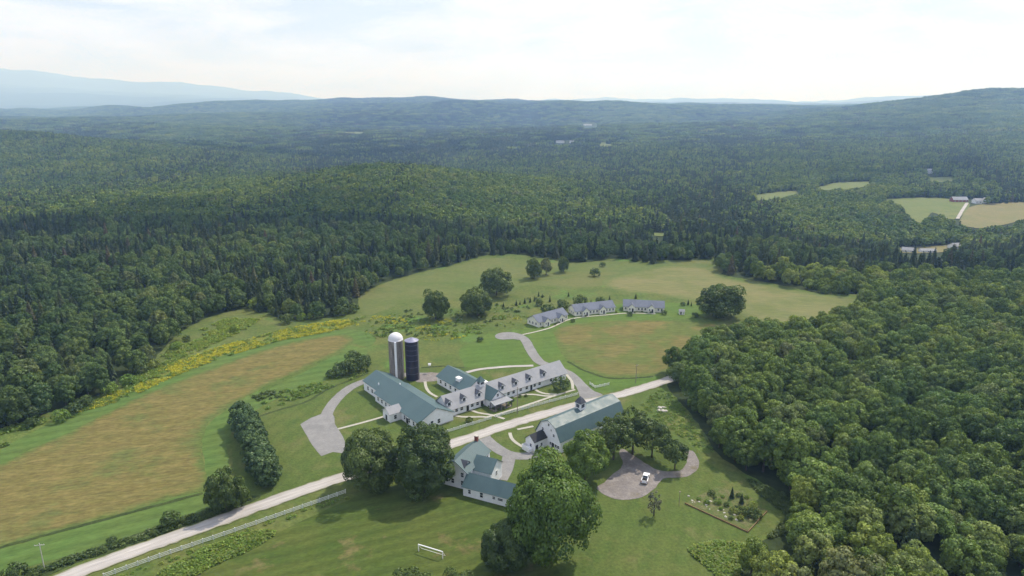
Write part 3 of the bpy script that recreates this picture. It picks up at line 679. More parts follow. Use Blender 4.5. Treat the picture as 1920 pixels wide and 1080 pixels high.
# --- white gambrel barn
WTH = math.atan2(.655, .755)
bo = Vector((11.75, 201.1, 0))
b = empty('barn', bo, WTH, 'big white gambrel barn with green metal roof and white cupola below the road', 'barn')
hw = 5.7
prof = [(-hw, 0), (hw, 0), (hw, 4.1), (3.5, 7.9), (0, 9.5), (-3.5, 7.9), (-hw, 4.1)]
segs = []
for s in (-1, 1):
    segs += [((0, 9.5), (s * 3.5, 7.9)), ((s * 3.5, 7.9), (s * (hw + .25), 3.67))]
profile_block(b, prof, 0, 31, 0, M['white'], segs, .35, c0=0, roof_m=M['green0'])
for y, z, w, h in ((-.2, 7.6, .7, .8), (-1.4, 6.2, .5, .6), (-2.6, 4.6, .8, .9), (-2.2, 4.6, .8, .9), (-1.2, 1.4, .8, .9), (-3.6, 1.3, .9, 1.0), (-4.7, 1.3, .9, 1.0), (2.5, 5.2, .8, .9)):
    if y == -2.2: continue
    window(b, -.02, y, z, W_, w, h)
window(b, -.02, -2.3, .1, W_, 1.2, 2.3, door=True)
for x in (3, 7, 11, 15, 19, 23, 27): window(b, x, -hw - .02, 1.3, S_, .9, 1.2)
mb = MB(); mb.box(13.6, -1.25, 8.3, 16.1, 1.25, 11.4); cu = mb.build('cupola', M['white'], b)
mb = MB(); mb.lathe([(2.0, 11.4), (1.9, 11.55), (.9, 12.9), (0, 13.6)], 4); r = mb.build('cupola_roof', M['shutter'], cu, (14.85, 0, 0), R(45))
mb = MB()
for a_, b_ in ((13.55, -.7), (16.06, -.7)): mb.box(a_, -.7, 9.9, a_ + .08, .7, 11.1)
mb.box(14.1, -1.31, 9.9, 15.5, -1.22, 11.1); link('louver', mb.me('louver', M['shutter']), cu)
# entry extension on the gable
gable(b, -5.6, -.02, 2.6, 2.1, 3.4, 5.2, 0, M['white'], M['shingle'], ov=.3, over_e=.25, name_w='entry_wall', name_r='entry_roof')
window(b, -5.62, 2.2, 1.3, W_, .8, 1.0); window(b, -2.5, .48, 1.2, S_, .8, 1.0); window(b, -4.6, .48, .05, S_, 1.2, 2.1, door=True)
mb = MB(); mb.box(-7.4, 1.2, 0, -5.65, 4.4, 1.0); mb.box(-7.5, 1.1, 1.0, -7.38, 4.5, 1.9); mb.box(-7.38, 4.4, 1.0, -5.65, 4.5, 1.9); mb.build('stair_landing', M['trim'], b)

# --- farmhouse
FTH = R(-25)
fo = Vector((-16.7, 177.0, 0))
b = empty('farmhouse', fo, FTH, 'white farmhouse with green metal roof, red chimney and long low wing behind the big maples', 'house')
gable(b, 0, 14.2, .2, 4.1, 5.6, 8.6, 1, M['white'], M['green1'], ov=.35)
gable(b, 3.9, 10.0, 7.2, 3.7, 5.0, 7.7, 0, M['white'], M['green0'], ov=.3, name_w='cross_wall', name_r='cross_roof')
gable(b, 4.4, 21.5, 0.4, 3.3, 2.9, 5.6, 0, M['white'], M['green0'], ov=.3, name_w='wing_wall', name_r='wing_roof')
mb = MB(); mb.box(-.35, 13.0, 7.6, .65, 13.9, 10.2); ch = mb.build('chimney', M['brick'], b)
mb = MB(); mb.box(-.45, 12.9, 10.2, .75, 14.0, 10.35); link('chimney_cap', mb.me('chimney_cap', M['stone']), ch)
# gabled dormer on the near right slope
mb = MB(); mb.add([(2.9, .8, 6.2), (2.9, 3.6, 6.2), (2.9, 3.6, 7.0), (2.9, 2.2, 8.1), (2.9, .8, 7.0), (1.3, .8, 7.6), (1.3, 3.6, 7.6), (.5, 2.2, 8.1)],
    [(0, 1, 2, 3, 4), (0, 4, 5), (1, 6, 2)]); dm = mb.build('dormer', M['white'], b)
mb = MB(); mb.slab([(3.3, 2.2, 8.25), (.3, 2.2, 8.25), (1.2, .4, 6.85), (3.3, .4, 6.85)], .1); mb.slab([(3.3, 2.2, 8.25), (.3, 2.2, 8.25), (1.2, 4.0, 6.85), (3.3, 4.0, 6.85)], .1)
link('dormer_roof', mb.me('dormer_roof', M['shutter']), dm)
mb = MB(); mb.box(2.88, 1.8, 6.4, 2.96, 2.6, 7.3); link('pane', mb.me('pane', M['glass']), dm)
for x, z in ((2.6, 3.9), (2.6, 1.3), (-.6, 3.9), (-.6, 1.3), (-2.6, 1.3)): window(b, x, -.02, z, S_, .9, 1.4)
for x, z, w, h in ((10.3, 1.0, .9, 1.5), (14.2, 1.5, .8, .8), (16.2, 1.5, 1.5, .7), (6.5, 1.2, .8, 1.2), (19.0, 1.2, .8, 1.0)): window(b, x, -2.92, z, S_, w, h)
for q in (2, 5, 8, 11): window(b, -3.92, q, 3.7, W_, .9, 1.4); window(b, -3.92, q, 1.2, W_, .9, 1.4)
window(b, 10.02, 7.2, 2.6, E_, .9, 1.4); window(b, 4.32, 12.4, 3.5, E_, .9, 1.4)

# --- three cottages
def cottage(u0, u1, w, label, n_win, porches, hip=False):
    p0, p1 = Vector(u0), Vector(u1); th = math.atan2(p1.y - p0.y, p1.x - p0.x); L = (p1 - p0).length
    b = empty('cottage', (p0.x, p0.y, 0), th, label, 'cottage', 'row of cottages along the curved walk')
    gable(b, 0, L, w / 2, w / 2, 2.7, 5.3, 0, M['cream'], M['blue0'], ov=.4)
    for x in porches:
        gable(b, -1.6, w / 2 - .6, x, 1.9, 2.6, 4.4, 1, M['cream'], M['blue1'], ov=.3, over_e=.2, name_w='porch_wall', name_r='porch_roof')
        window(b, x + .5, -1.62, .1, S_, .9, 2.0, door=True); window(b, x - 1.0, -1.62, 1.1, S_, .7, 1.0)
    k = 0
    for i in range(n_win):
        x = 1.2 + (L - 2.4) * i / (n_win - 1)
        if all(abs(x - q) > 2.3 for q in porches): window(b, x, -.02, .95, S_, .85, 1.15)
    for y in (w * .22, w * .5, w * .78): window(b, -.02, y, .95, W_, .9, 1.15); window(b, L + .02, y, .95, E_, .9, 1.15)
    return b
cottage((13.3, 324.2), (28.9, 337.6), 8.4, 'leftmost cottage of the row, angled, with grey-blue metal roof', 10, (4.6, 14.6))
cottage((33.3, 342.7), (55.4, 351.0), 8.4, 'middle cottage of the row, grey-blue roof with two porch gables', 12, (5.6, 15.6))
cottage((60.2, 352.6), (81.4, 349.3), 8.2, 'rightmost cottage of the row, darker roof with two shiny porch gables', 12, (4.4, 14.8))
sp = survey(1278, 589)
b = empty('garden_shed', sp, R(-8), 'tiny white shed standing alone right of the cottages', 'shed')
gable(b, -1.4, 1.4, 0, 1.2, 1.7, 2.6, 0, M['cream'], M['pale0'], ov=.2, over_e=.2)
window(b, -.5, -1.22, .1, S_, .7, 1.5, door=True); window(b, .8, -1.22, .7, S_, .5, .6)

# --- far buildings
def far_building(u, v, L, w, eave, ridge, rz, wall, roof, label, cat='house', name='farm_building'):
    p = survey(u, v); z = float(terrain(p.x, p.y))
    b = empty(name, (p.x, p.y, z - .5), R(rz), label, cat)
    gable(b, -L / 2, L / 2, 0, w / 2, eave + .5, ridge + .5, 0, M[wall], M[roof])
    for i in range(max(2, int(L / 4))):
        window(b, -L / 2 + (i + .7) * L / max(2, int(L / 4)) - 1, -w / 2 - .02, 1.6, S_, 1.0, 1.3)
    return b
far_building(1797, 379, 19, 10, 3.5, 7, -4, 'barnred', 'pale0', 'far red barn with pale roof at the edge of the far fields', 'barn', 'barn')
far_building(1831, 381, 9, 8, 4, 6.5, 0, 'white', 'pale0', 'small far white house just right of the red barn')
far_building(1843, 380, 8, 7, 4, 6.5, 40, 'white', 'pale0', 'second small white house right of the far red barn')
far_building(1703, 473, 11, 7, 2.4, 4.6, -25, 'white', 'pale0', 'left white farm building among trees in the right valley')
far_building(1738, 474, 14, 6, 2.2, 3.6, -5, 'white', 'pale0', 'long low white farm building in the right valley')
far_building(1790, 467, 10, 8, 3, 5.5, 15, 'white', 'pale0', 'right white farm building among trees in the right valley')
far_building(1102, 235, 46, 16, 4, 7, 0, 'white', 'pale0', 'distant white roofed building on the far wooded slope', 'building')
far_building(1050, 268, 26, 14, 5, 8, 10, 'white', 'pale0', 'distant small white building left of the far green patch', 'building')
far_building(1072, 268, 14, 10, 5, 8, -10, 'white', 'pale0', 'tiny distant white house beside the far green patch', 'building')
far_building(1745, 325, 16, 10, 5, 8, 0, 'white', 'pale0', 'distant white house above the far field on the right', 'house')

# ------------------------------------------------------------------ fences, poles, goal, truck, garden
_pm = {}
def fence(pts, label, h=1.3, gap=2.5, rails=3, r=.08, picket=False):
    w = [survey(*p) for p in pts]
    b = empty('fence', w[0], 0, label, 'fence'); o = w[0]
    key = ('post', h)
    if key not in _pm: mb = MB(); mb.box(-.09, -.09, 0, .09, .09, h); mb.box(-.11, -.11, h, .11, .11, h + .05); _pm[key] = mb.me('post', M['fence'])
    if 'rail' not in _pm: mb = MB(); mb.box(0, -.03, -.075, 1, .03, .075); _pm['rail'] = mb.me('rail', M['fence'])
    if 'picket' not in _pm: mb = MB(); mb.box(-.05, -.02, .1, .05, .02, 1.05); mb.add([(-.05, -.02, 1.05), (.05, -.02, 1.05), (.05, .02, 1.05), (-.05, .02, 1.05), (0, 0, 1.15)], [(0, 1, 4), (1, 2, 4), (2, 3, 4), (3, 0, 4)]); _pm['picket'] = mb.me('picket', M['fence'])
    for i in range(len(w) - 1):
        n = max(1, round((w[i + 1] - w[i]).length / gap)); d = (w[i + 1] - w[i]) / n; a = math.atan2(d.y, d.x)
        for k in range(n):
            p = w[i] + d * k - o
            link('post', _pm[key], b, p, a)
            for q in range(rails): link('rail', _pm['rail'], b, (p.x + d.x * .03, p.y + d.y * .03, h * (q + .75) / (rails + .15)), a, (d.length * .94, 1, 1))
    link('post', _pm[key], b, w[-1] - o, 0)
    return b
fence([(195, 1084), (300, 1046), (400, 1012), (500, 977), (600, 942), (648, 925)], 'long white post and rail fence along the near side of the road')
fence([(827, 815), (875, 800), (921, 786)], 'white fence beside the road in front of the green barn', 1.15, 2.4)
fence([(929, 783), (1000, 763), (1060, 747), (1083, 741)], 'white fence between the road and the lodge walk', 1.15, 2.4)
fence([(1106, 721), (1116, 728), (1142, 722)], 'short white fence on the grass near the drive end', 1.15, 2.4)

def pole(u, v, h, label, m='wood', arms=1, r=.15, cat='utility pole', name='utility_pole', rz=.6):
    p = survey(u, v); b = empty(name, p, rz, label, cat)
    MB().bar((0, 0, 0), (0, 0, h), r, r * .65, 8).build('pole', M[m], b)
    for k in range(arms):
        mb = MB(); z = h - .5 - k * .9; mb.box(-1.1, -.2, z - .06, 1.1, -.09, z + .06)
        a = mb.build('crossarm', M[m], b)
        mb = MB()
        for x in (-1.0, -.4, .4, 1.0): mb.bar((x, -.14, z + .06), (x, -.14, z + .25), .05, .03, 6)
        link('insulator', mb.me('insulator', M['chrome']), a)
    return b
pole(970, 776, 10.5, 'tall utility pole standing at the roadside in front of the lodge', 'wood', 0)
pole(84, 1069, 7.5, 'pale utility pole by the ditch at the lower left', 'palewood', 1, .13, rz=.2)
pole(1192, 718, 8.0, 'dark utility pole on the green bank near the far road end', 'wood', 1)
p = survey(1273, 950)
b = empty('post', p, 0, 'thin dark post on the lawn left of the garden bed', 'post'); MB().bar((0, 0, 0), (0, 0, 4.6), .07, .06, 6).build('pole', M['wood'], b)
mb = MB(); mb.box(-.2, -.2, 4.6, .2, .2, 4.75); mb.build('post_cap', M['wood'], b)
p = survey(806, 699)
b = empty('bird_house', p, 0, 'small white bird house on a pole beyond the silos', 'bird house')
MB().bar((0, 0, 0), (0, 0, 3.2), .06, .05, 6).build('pole', M['wood'], b); mb = MB(); mb.box(-.45, -.4, 3.2, .45, .4, 3.9); mb.build('box', M['trim'], b)
mb = MB(); mb.slab([(-.6, 0, 4.3), (.6, 0, 4.3), (.6, -.55, 3.85), (-.6, -.55, 3.85)], .06); mb.slab([(-.6, 0, 4.3), (.6, 0, 4.3), (.6, .55, 3.85), (-.6, .55, 3.85)], .06); mb.build('roof', M['trim'], b)

# football goal
g0, g1 = survey(785, 1034), survey(830, 1048)
d = g1 - g0; th = math.atan2(d.y, d.x); L = d.length
b = empty('soccer_goal', g0, th, 'white wooden goal frame standing on the lower lawn', 'goal')
for x in (0, L):
    mb = MB(); mb.box(x - .09, -.09, 0, x + .09, .09, 1.95); mb.build('post', M['trim'], b)
    mb = MB(); mb.bar((x, .05, 1.9), (x, 1.3, .05), .05); mb.build('brace', M['trim'], b)
mb = MB(); mb.box(-.09, -.1, 1.952, L + .09, .1, 2.14); mb.build('crossbar', M['trim'], b)
mb = MB(); mb.bar((0, 1.3, .06), (L, 1.3, .06), .05); mb.build('ground_bar', M['trim'], b)

# pickup truck
tp = survey(1208, 907); tb = survey(1213, 891)
d = tb - tp; th = math.atan2(d.y, d.x)
b = empty('pickup_truck', (tp.x + d.x * .4, tp.y + d.y * .4, .06), th, 'white pickup truck parked alone on the gravel lot', 'pickup truck')
mb = MB()                                              # lower body with open bed: x forward
mb.add([(-2.75, -.92, .5), (2.7, -.92, .5), (2.7, .92, .5), (-2.75, .92, .5), (-2.75, -.95, 1.05), (2.72, -.9, 1.0), (2.72, .9, 1.0), (-2.75, .95, 1.05),
        (1.1, -.93, 1.12), (1.1, .93, 1.12)], [(0, 3, 2, 1), (0, 1, 5, 8, 4), (2, 3, 7, 9, 6), (1, 2, 6, 5), (3, 0, 4, 7), (5, 6, 9, 8), (4, 8, 9, 7)])
mb.build('body', M['carpaint'], b)
for s in (-1, 1):
    mb = MB(); mb.box(-2.72, s * .84 - .08, 1.06, -.75, s * .84 + .08, 1.34); mb.build('bed_side', M['carpaint'], b)
mb = MB(); mb.box(-2.74, -.92, 1.056, -2.66, .92, 1.34); mb.build('tailgate', M['carpaint'], b)
mb = MB(); mb.box(-2.6, -.72, 1.1, -.78, .72, 1.125); mb.build('bed_liner', M['tyre'], b)
mb = MB(); mb.add([(-.75, -.9, 1.06), (1.35, -.9, 1.1), (1.35, .9, 1.1), (-.75, .9, 1.06), (-.5, -.72, 1.78), (.45, -.72, 1.8), (.45, .72, 1.8), (-.5, .72, 1.78)],
    [(0, 1, 5, 4), (1, 2, 6, 5), (2, 3, 7, 6), (3, 0, 4, 7), (4, 5, 6, 7)]); mb.build('cab', M['carpaint'], b)
mb = MB(); mb.add([(1.30, -.72, 1.19), (1.30, .72, 1.19), (.55, .62, 1.74), (.55, -.62, 1.74)], [(0, 1, 2, 3)]); mb.add([(-.73, -.7, 1.2), (-.73, .7, 1.2), (-.55, .6, 1.72), (-.55, -.6, 1.72)], [(0, 3, 2, 1)])
mb = MB(); mb.slab([(1.32, -.72, 1.2), (1.32, .72, 1.2), (.56, .62, 1.76), (.56, -.62, 1.76)], .03); mb.build('windscreen', M['glass'], b)
mb = MB(); mb.slab([(-.76, -.7, 1.2), (-.76, .7, 1.2), (-.55, .6, 1.74), (-.55, -.6, 1.74)], .03); mb.build('rear_window', M['glass'], b)
for s in (-1, 1):
    mb = MB(); mb.slab([(-.55, s * .885, 1.2), (1.05, s * .885, 1.2), (.45, s * .755, 1.7), (-.42, s * .755, 1.7)], .03); mb.build('side_window', M['glass'], b)
    mb = MB(); mb.box(2.7, s * .68 - .16, .8, 2.75, s * .68 + .16, .98); mb.build('headlight', M['lamp'], b)
    mb = MB(); mb.box(-2.79, s * .82 - .09, .85, -2.752, s * .82 + .09, 1.25); mb.build('tail_light', M['redlamp'], b)
    for x in (-1.75, 1.75):
        t = MB(); t.lathe([(.2, -.12), (.36, -.13), (.39, -.08), (.39, .08), (.36, .13), (.2, .12)], 16); t.v = [(a, c * 1, bb) for a, bb, c in t.v]; t.v = [(a, c_, b_) for a, b_, c_ in [(v[0], v[2], v[1]) for v in t.v]]
        w = link('wheel', t.me('wheel', M['tyre']), b, (x, s * .84, .36)); w.rotation_euler = (0, 0, 0)
        rm = MB(); rm.lathe([(0, .11), (.22, .1), (.22, -.1), (0, -.11)], 12); rm.v = [(v[0], v[2], v[1]) for v in rm.v]; link('rim', rm.me('rim', M['chrome']), w)
mb = MB(); mb.box(2.72, -.85, .5, 2.86, .85, .72); mb.build('bumper', M['chrome'], b); mb = MB(); mb.box(-2.9, -.85, .5, -2.76, .85, .7); mb.build('bumper', M['chrome'], b)

# garden bed with timber edge
GB = [(1286, 942), (1345, 925), (1395, 925), (1440, 955), (1402, 998)]
sheet('garden_bed', [(1286, 944), (1320, 925), (1345, 915), (1395, 922), (1436, 958), (1402, 996)], M['soil'], .15, 1, False)
c = [survey(*p) for p in ((1284, 945), (1402, 999), (1438, 960))]
b = empty('garden_edging', c[0], 0, 'low brown timber edging round the garden bed', 'edging')
for i in (0, 1):
    n = 5 if i == 0 else 3
    for k in range(n):
        p0 = c[i].lerp(c[i + 1], k / n) - c[0]; p1 = c[i].lerp(c[i + 1], (k + 1) / n) - c[0]; dd = p1 - p0
        mb = MB(); mb.box(.02, -.12, 0, dd.length - .02, .12, .45); mb.build('timber', M['timber'], b, p0, math.atan2(dd.y, dd.x))
def rock(name, p, s, label, group, cat='rock'):
    bm = bmesh.new(); bmesh.ops.create_icosphere(bm, subdivisions=2, radius=1)
    for v in bm.verts: v.co *= 1 + .35 * float(fbm(v.co.x * 1.3 + p.x, v.co.y * 1.3 + v.co.z * 1.7 + p.y, 8, 3)) * 2
    for v in bm.verts: v.co = Vector((v.co.x * s, v.co.y * s * .8, v.co.z * s * .6 + s * .3))
    me = bpy.data.meshes.new(name); bm.to_mesh(me); bm.free(); me.materials.append(M['stone'])
    return tag(link(name, me, None, p, random.random() * 6), label, cat, group)
for k in range(20):
    t = random.random(); p = survey(1292 + 95 * t + random.uniform(-6, 6), 938 + 40 * t + random.uniform(-14, 4))
    rock('rock', p, random.uniform(.25, .5), 'pale stone lying in the rock border of the garden bed', 'pale stones in the garden bed')
for k in range(9):
    p = survey(1243 + random.uniform(-8, 8), 768 + random.uniform(-4, 4))
    rock('rock', p, random.uniform(.5, 1.1), 'boulder in the stone pile on the rough grass behind the white barn', 'boulders in the stone pile')

# ------------------------------------------------------------------ trees
def leaves(cs, rs, n, size, cc, g, up=.25, asp=1.0, jit=.34):
    size = size * 1.0; cs = np.asarray(cs, float); rs = np.asarray(rs, float); cc = np.asarray(cc, float)
    pr = rs ** 2 / (rs ** 2).sum(); k = g.choice(len(rs), n, p=pr)
    out = cs[k] - cc; out /= np.linalg.norm(out, axis=1, keepdims=True) + 1e-6
    d = g.normal(size=(n, 3)); d /= np.linalg.norm(d, axis=1, keepdims=True)
    d = d + .6 * out + np.array([0, 0, up]); d /= np.linalg.norm(d, axis=1, keepdims=True)
    pos = cs[k] + d * (rs[k] * np.where(g.uniform(0, 1, n) < .8, g.uniform(.88, 1.06, n), g.uniform(.45, .88, n)))[:, None]
    nr = d + g.normal(size=(n, 3)) * jit + np.array([0, 0, .12]); nr /= np.linalg.norm(nr, axis=1, keepdims=True)
    tone = g.uniform(.7, 1.32, len(rs))[k]
    LAST_TONE[0] = np.repeat(tone, 4)
    return quads_at(pos, nr, size * g.uniform(.65, 1.3, n), g, asp)
LAST_TONE = [None]
def quads_at(pos, nr, s, g, asp=1.0, tdir=None):
    n = len(pos)
    t = g.normal(size=(n, 3)) if tdir is None else tdir
    t = t - nr * (t * nr).sum(1, keepdims=True); t /= np.linalg.norm(t, axis=1, keepdims=True) + 1e-9
    w = np.cross(nr, t); s = s[:, None] * .5
    lift = nr * s * .35
    v = np.stack([pos - t * s * asp, pos + w * s + lift, pos + t * s * asp, pos - w * s + lift], 1)
    return v.reshape(-1, 3)
def quad_mesh(name, v, m):
    n = len(v) // 4; me = bpy.data.meshes.new(name)
    me.vertices.add(len(v)); me.vertices.foreach_set('co', v.astype(np.float32).ravel())
    me.loops.add(n * 4); me.loops.foreach_set('vertex_index', np.arange(n * 4, dtype=np.int32))
    me.polygons.add(n); me.polygons.foreach_set('loop_start', np.arange(n, dtype=np.int32) * 4)
    tn = LAST_TONE[0] if LAST_TONE[0] is not None and len(LAST_TONE[0]) == len(v) else np.ones(len(v))
    LAST_TONE[0] = None
    me.attributes.new('tone', 'FLOAT', 'POINT').data.foreach_set('value', tn.astype(np.float32))
    me.materials.append(m); me.update(calc_edges=True); return me
def broad(seed, n, size, nb, rad=5.0, h=13.0, base=3.0, spread=1.0, blob=(.22, .36), lobe=.24, jit=.34):
    """broadleaf crown: puffs over a lobed ellipsoid; returns (leaf verts, blob centres)"""
    g = np.random.default_rng(seed)
    cz = base + (h - base) * .46; az = (h - base) * .54
    lob = g.normal(size=(6, 3)); lob /= np.linalg.norm(lob, axis=1, keepdims=True); la = g.uniform(-.1, lobe, 6)
    cs, rs = [], []
    for i in range(nb):
        t = (i + .5) / nb; z = 1 - t * 1.62; ph = i * 2.39996 + g.uniform(-.4, .4)
        q = math.sqrt(max(0, 1 - z * z)); d = np.array([q * math.cos(ph), q * math.sin(ph), z])
        s = 1 + sum(a * max(0, d @ l) ** 2 for a, l in zip(la, lob))
        f = g.uniform(.66, .86) * s
        r = g.uniform(*blob) * rad
        cs.append((d[0] * rad * f * spread, d[1] * rad * f * spread, cz + d[2] * az * f)); rs.append(r)
    for i in range(max(4, nb // 5)):
        d = g.normal(size=3) * .3; cs.append((d[0] * rad, d[1] * rad, cz + d[2] * az)); rs.append(rad * .42)
    return leaves(cs, rs, n, size, (0, 0, cz - az * .35), g, jit=jit), np.array(cs)
def conifer(seed, n, size, rad=2.6, h=15.0, base=1.0, lev=12, asp=1.6):
    g = np.random.default_rng(seed)
    t = 1 - np.sqrt(g.uniform(0, 1, n)); t = np.clip(t * 1.02, 0, 1)
    ph = g.uniform(0, 2 * math.pi, n)
    l = t * lev; saw = 1 - (l - np.floor(l)) * .42
    az = 1 + .18 * np.sin(ph * 5 + np.floor(l) * 2.1) + .12 * np.sin(ph * 3 + np.floor(l) * 1.3 + seed)
    rr = rad * (1 - t) ** .85 * saw * az * np.sqrt(g.uniform(.25, 1, n)) + .08
    pos = np.stack([rr * np.cos(ph), rr * np.sin(ph), base + (h - base) * t - rr * .22], 1)
    radial = np.stack([np.cos(ph), np.sin(ph), np.full(n, -.35)], 1)
    nr = np.stack([np.cos(ph) * .45, np.sin(ph) * .45, np.full(n, .85)], 1) + g.normal(size=(n, 3)) * .35; nr /= np.linalg.norm(nr, axis=1, keepdims=True)
    return quads_at(pos, nr, size * g.uniform(.7, 1.3, n) * (1.15 - .5 * t), g, asp, radial)
def trunk_me(name, h, r, cs=None, nl=5, m=None):
    mb = MB(); mb.bar((0, 0, -.3), (0, 0, h * .3), r * 1.15, r * .9, 8); mb.bar((0, 0, h * .3), (0.1, 0, h * .72), r * .9, r * .4, 7)
    if cs is not None:
        st = max(1, len(cs) // nl)
        for c in cs[::st][:nl + 2]:
            z0 = h * random.uniform(.22, .45); e = Vector(c); e = Vector((0, 0, z0)).lerp(e, .9)
            mb.bar((0, 0, z0), e, r * .42, r * .12, 5)
    return mb.me(name, m or M['bark'])
# prototypes (crown, trunk) at real size
def proto_b(seed, n, size, nb, m, **k):
    v, cs = broad(seed, n, size, nb, **k); h = k.get('h', 13.0)
    return quad_mesh('crown', v, m), trunk_me('trunk', h, .022 * h, cs, 6)
def proto_c(seed, n, size, m, **k):
    return quad_mesh('crown', conifer(seed, n, size, **k), m), trunk_me('trunk', k.get('h', 15) * 1.2, .16)
P_BROAD = [proto_b(100 + i, 4800, .56, (34, 48, 40, 56, 30, 44, 62, 38)[i], M['leaf'], rad=(5.0, 4.3, 5.8, 4.8, 5.3, 4.0, 5.6, 4.6)[i], h=(12.5, 14.5, 12, 13.5, 11.5, 15, 13, 12.5)[i], base=2.0, blob=((.2, .34), (.2, .38), (.17, .3), (.2, .32))[i % 4]) for i in range(8)]
P_COOL = [proto_b(130 + i, 4600, .56, (36, 46, 40, 52)[i], M['leafcool'], rad=(5.0, 4.3, 5.4, 4.6)[i], h=(12.5, 14.5, 12.5, 13.5)[i], base=2.0, blob=((.2, .34), (.18, .32))[i % 2]) for i in range(4)]
P_CON = [proto_c(200 + i, 1500, .62, M['needle'], rad=2.5 + .35 * (i % 3), h=12.5 + .9 * (i % 4), lev=10 + i) for i in range(5)]
P_HERO = [proto_b(300 + i, 34000, .5, 120, M['leafhero'], rad=9.8, h=20, base=1.4, blob=(.15, .26), lobe=.14, jit=.26) for i in range(1)]
P_HEROD = [proto_b(310 + i, 24000, .5, 95, M['leafdark'], rad=8.2, h=17.5, base=1.2, blob=(.15, .27), lobe=.3, jit=.26) for i in range(2)]
P_BRIGHT = [proto_b(320, 16000, .46, 75, M['leafbright'], rad=6.5, h=15, base=1.8, blob=(.16, .27), lobe=.3, jit=.26)]
P_DARK = [proto_b(330 + i, 8500, .55, 70, M['leafdark'], rad=6.5, h=12.5, base=.3, blob=(.15, .27)) for i in range(3)]
P_OPEN = [proto_b(340 + i, 3600, .42, 34, M['leafdark'], rad=4.2, h=9.5, base=3.2, blob=(.16, .27)) for i in range(2)]
P_GREY = [proto_b(350, 520, .3, 16, M['greyleaf'], rad=1.7, h=6.4, base=1.0, blob=(.16, .3))]
P_CEDAR = [proto_b(360 + i, 4200, .42, 40, M['cedar'], rad=2.9, h=6.8, base=.0, blob=(.2, .34)) for i in range(3)]
P_SHRUB = [proto_b(370 + i, 700, .3, 16, M['leafdark'], rad=1.6, h=2.4, base=.1, blob=(.3, .45)) for i in range(2)]
P_SHRUBG = [proto_b(380 + i, 700, .34, 16, M['weed'], rad=1.8, h=2.6, base=.1, blob=(.3, .45)) for i in range(2)]
P_BARE = [(quad_mesh('crown', broad(391, 300, .3, 12, rad=1.6, h=8, base=2)[0], M['greyleaf']), trunk_me('trunk', 9, .14, broad(391, 10, .3, 12, rad=1.6, h=8, base=2)[1], 8))]

def tree(name, pr, p, sc, label, cat='tree', group=None, rz=None, sz=None):
    b = empty(name, p, random.uniform(0, 6.28) if rz is None else rz, label, cat, group)
    b.scale = (sc, sc, sc if sz is None else sz)
    link('trunk', pr[1], b); link('crown', pr[0], b)
    return b
def T(name, pr, u, v, sc, label, cat='tree', group=None, sz=None, rz=None):
    p = survey(u, v); return tree(name, pr, p, sc, label, cat, group, rz, sz)

# single trees about the farm
T('maple_tree', P_HEROD[0], 694, 912, 1.0, 'left of the two dark round maples at the roadside below the green barn', rz=.4)
T('maple_tree', P_HEROD[1], 795, 922, 1.04, 'right of the two dark round maples, touching the farmhouse', rz=2.0)
T('maple_tree', P_HERO[0], 1030, 1046, 1.1, 'huge full maple in the foreground in front of the farmhouse wing', rz=.6, sz=1.3)
T('maple_tree', P_HEROD[0], 950, 1070, .74, 'small dark tree at the left foot of the huge foreground maple', rz=3)
T('maple_tree', P_BRIGHT[0], 1096, 902, 1.02, 'bright green maple beside the gable of the white barn', rz=1)
T('maple_tree', P_OPEN[0], 1150, 862, 1.5, 'dark airy tree behind the bright maple at the barn side')
T('maple_tree', P_OPEN[1], 1186, 852, 1.5, 'airy tree with open crown in front of the white barn')
T('maple_tree', P_OPEN[0], 1222, 858, 1.3, 'airy tree right end of the clump by the white barn')
T('apple_tree', P_OPEN[1], 1265, 880, .95, 'low dark tree inside the gravel loop drive')
T('maple_tree', P_DARK[0], 425, 957, .76, 'round dark green maple alone beside the road near the cedar row', sz=.92)
T('maple_tree', P_DARK[1], 28, 792, 1.0, 'round green tree at the left edge of the photo by the forest')
T('maple_tree', P_DARK[2], 817, 598, 1.0, 'leftmost round tree standing in the upper meadow', sz=1.15)
T('maple_tree', P_DARK[0], 896, 592, 1.28, 'broad dark tree in front of the other meadow tree', sz=1.12)
T('maple_tree', P_DARK[1], 931, 554, 1.45, 'broad round tree behind, in the upper meadow centre', sz=1.28)
T('maple_tree', P_DARK[2], 1001, 522, .78, 'tall dark tree of the small clump high in the meadow', sz=1.0)
T('maple_tree', P_BROAD[1], 1024, 515, .8, 'paler rounded tree of the small clump high in the meadow', sz=.75)
T('maple_tree', P_DARK[0], 1057, 510, .55, 'narrow small tree right of the clump high in the meadow', sz=.8)
T('maple_tree', P_DARK[2], 1352, 594, 1.75, 'very broad dark maple right of the cottages', sz=1.35)
T('birch_tree', P_GREY[0], 1226, 968, 1.25, 'thin grey tree with sparse leaves beside the gravel lot')
T('maple_tree', P_DARK[1], 770, 1150, .85, 'tree top cut by the bottom edge, left of two')
T('maple_tree', P_DARK[2], 862, 1136, .62, 'tree top cut by the bottom edge, right of two')
for i in range(17):
    t = i / 16; T('cedar_tree', P_CEDAR[i % 3], 458 + 44 * t, 796 + 114 * t, random.uniform(1.15, 1.4), 'blue green cedar in the dense row between hay field and lawn', group='cedars in the dense row', sz=random.uniform(1.2, 1.38))
T('shrub', P_SHRUB[0], 322, 985, 1.5, 'scrubby bush in the roadside ditch left of the round maple', 'shrub')
T('shrub', P_SHRUB[1], 210, 1018, .7, 'tiny bush in the roadside ditch at lower left', 'shrub')
T('shrub', P_SHRUB[1], 30, 1086, 1.5, 'dark bush in the bottom left corner by the pale pole', 'shrub')
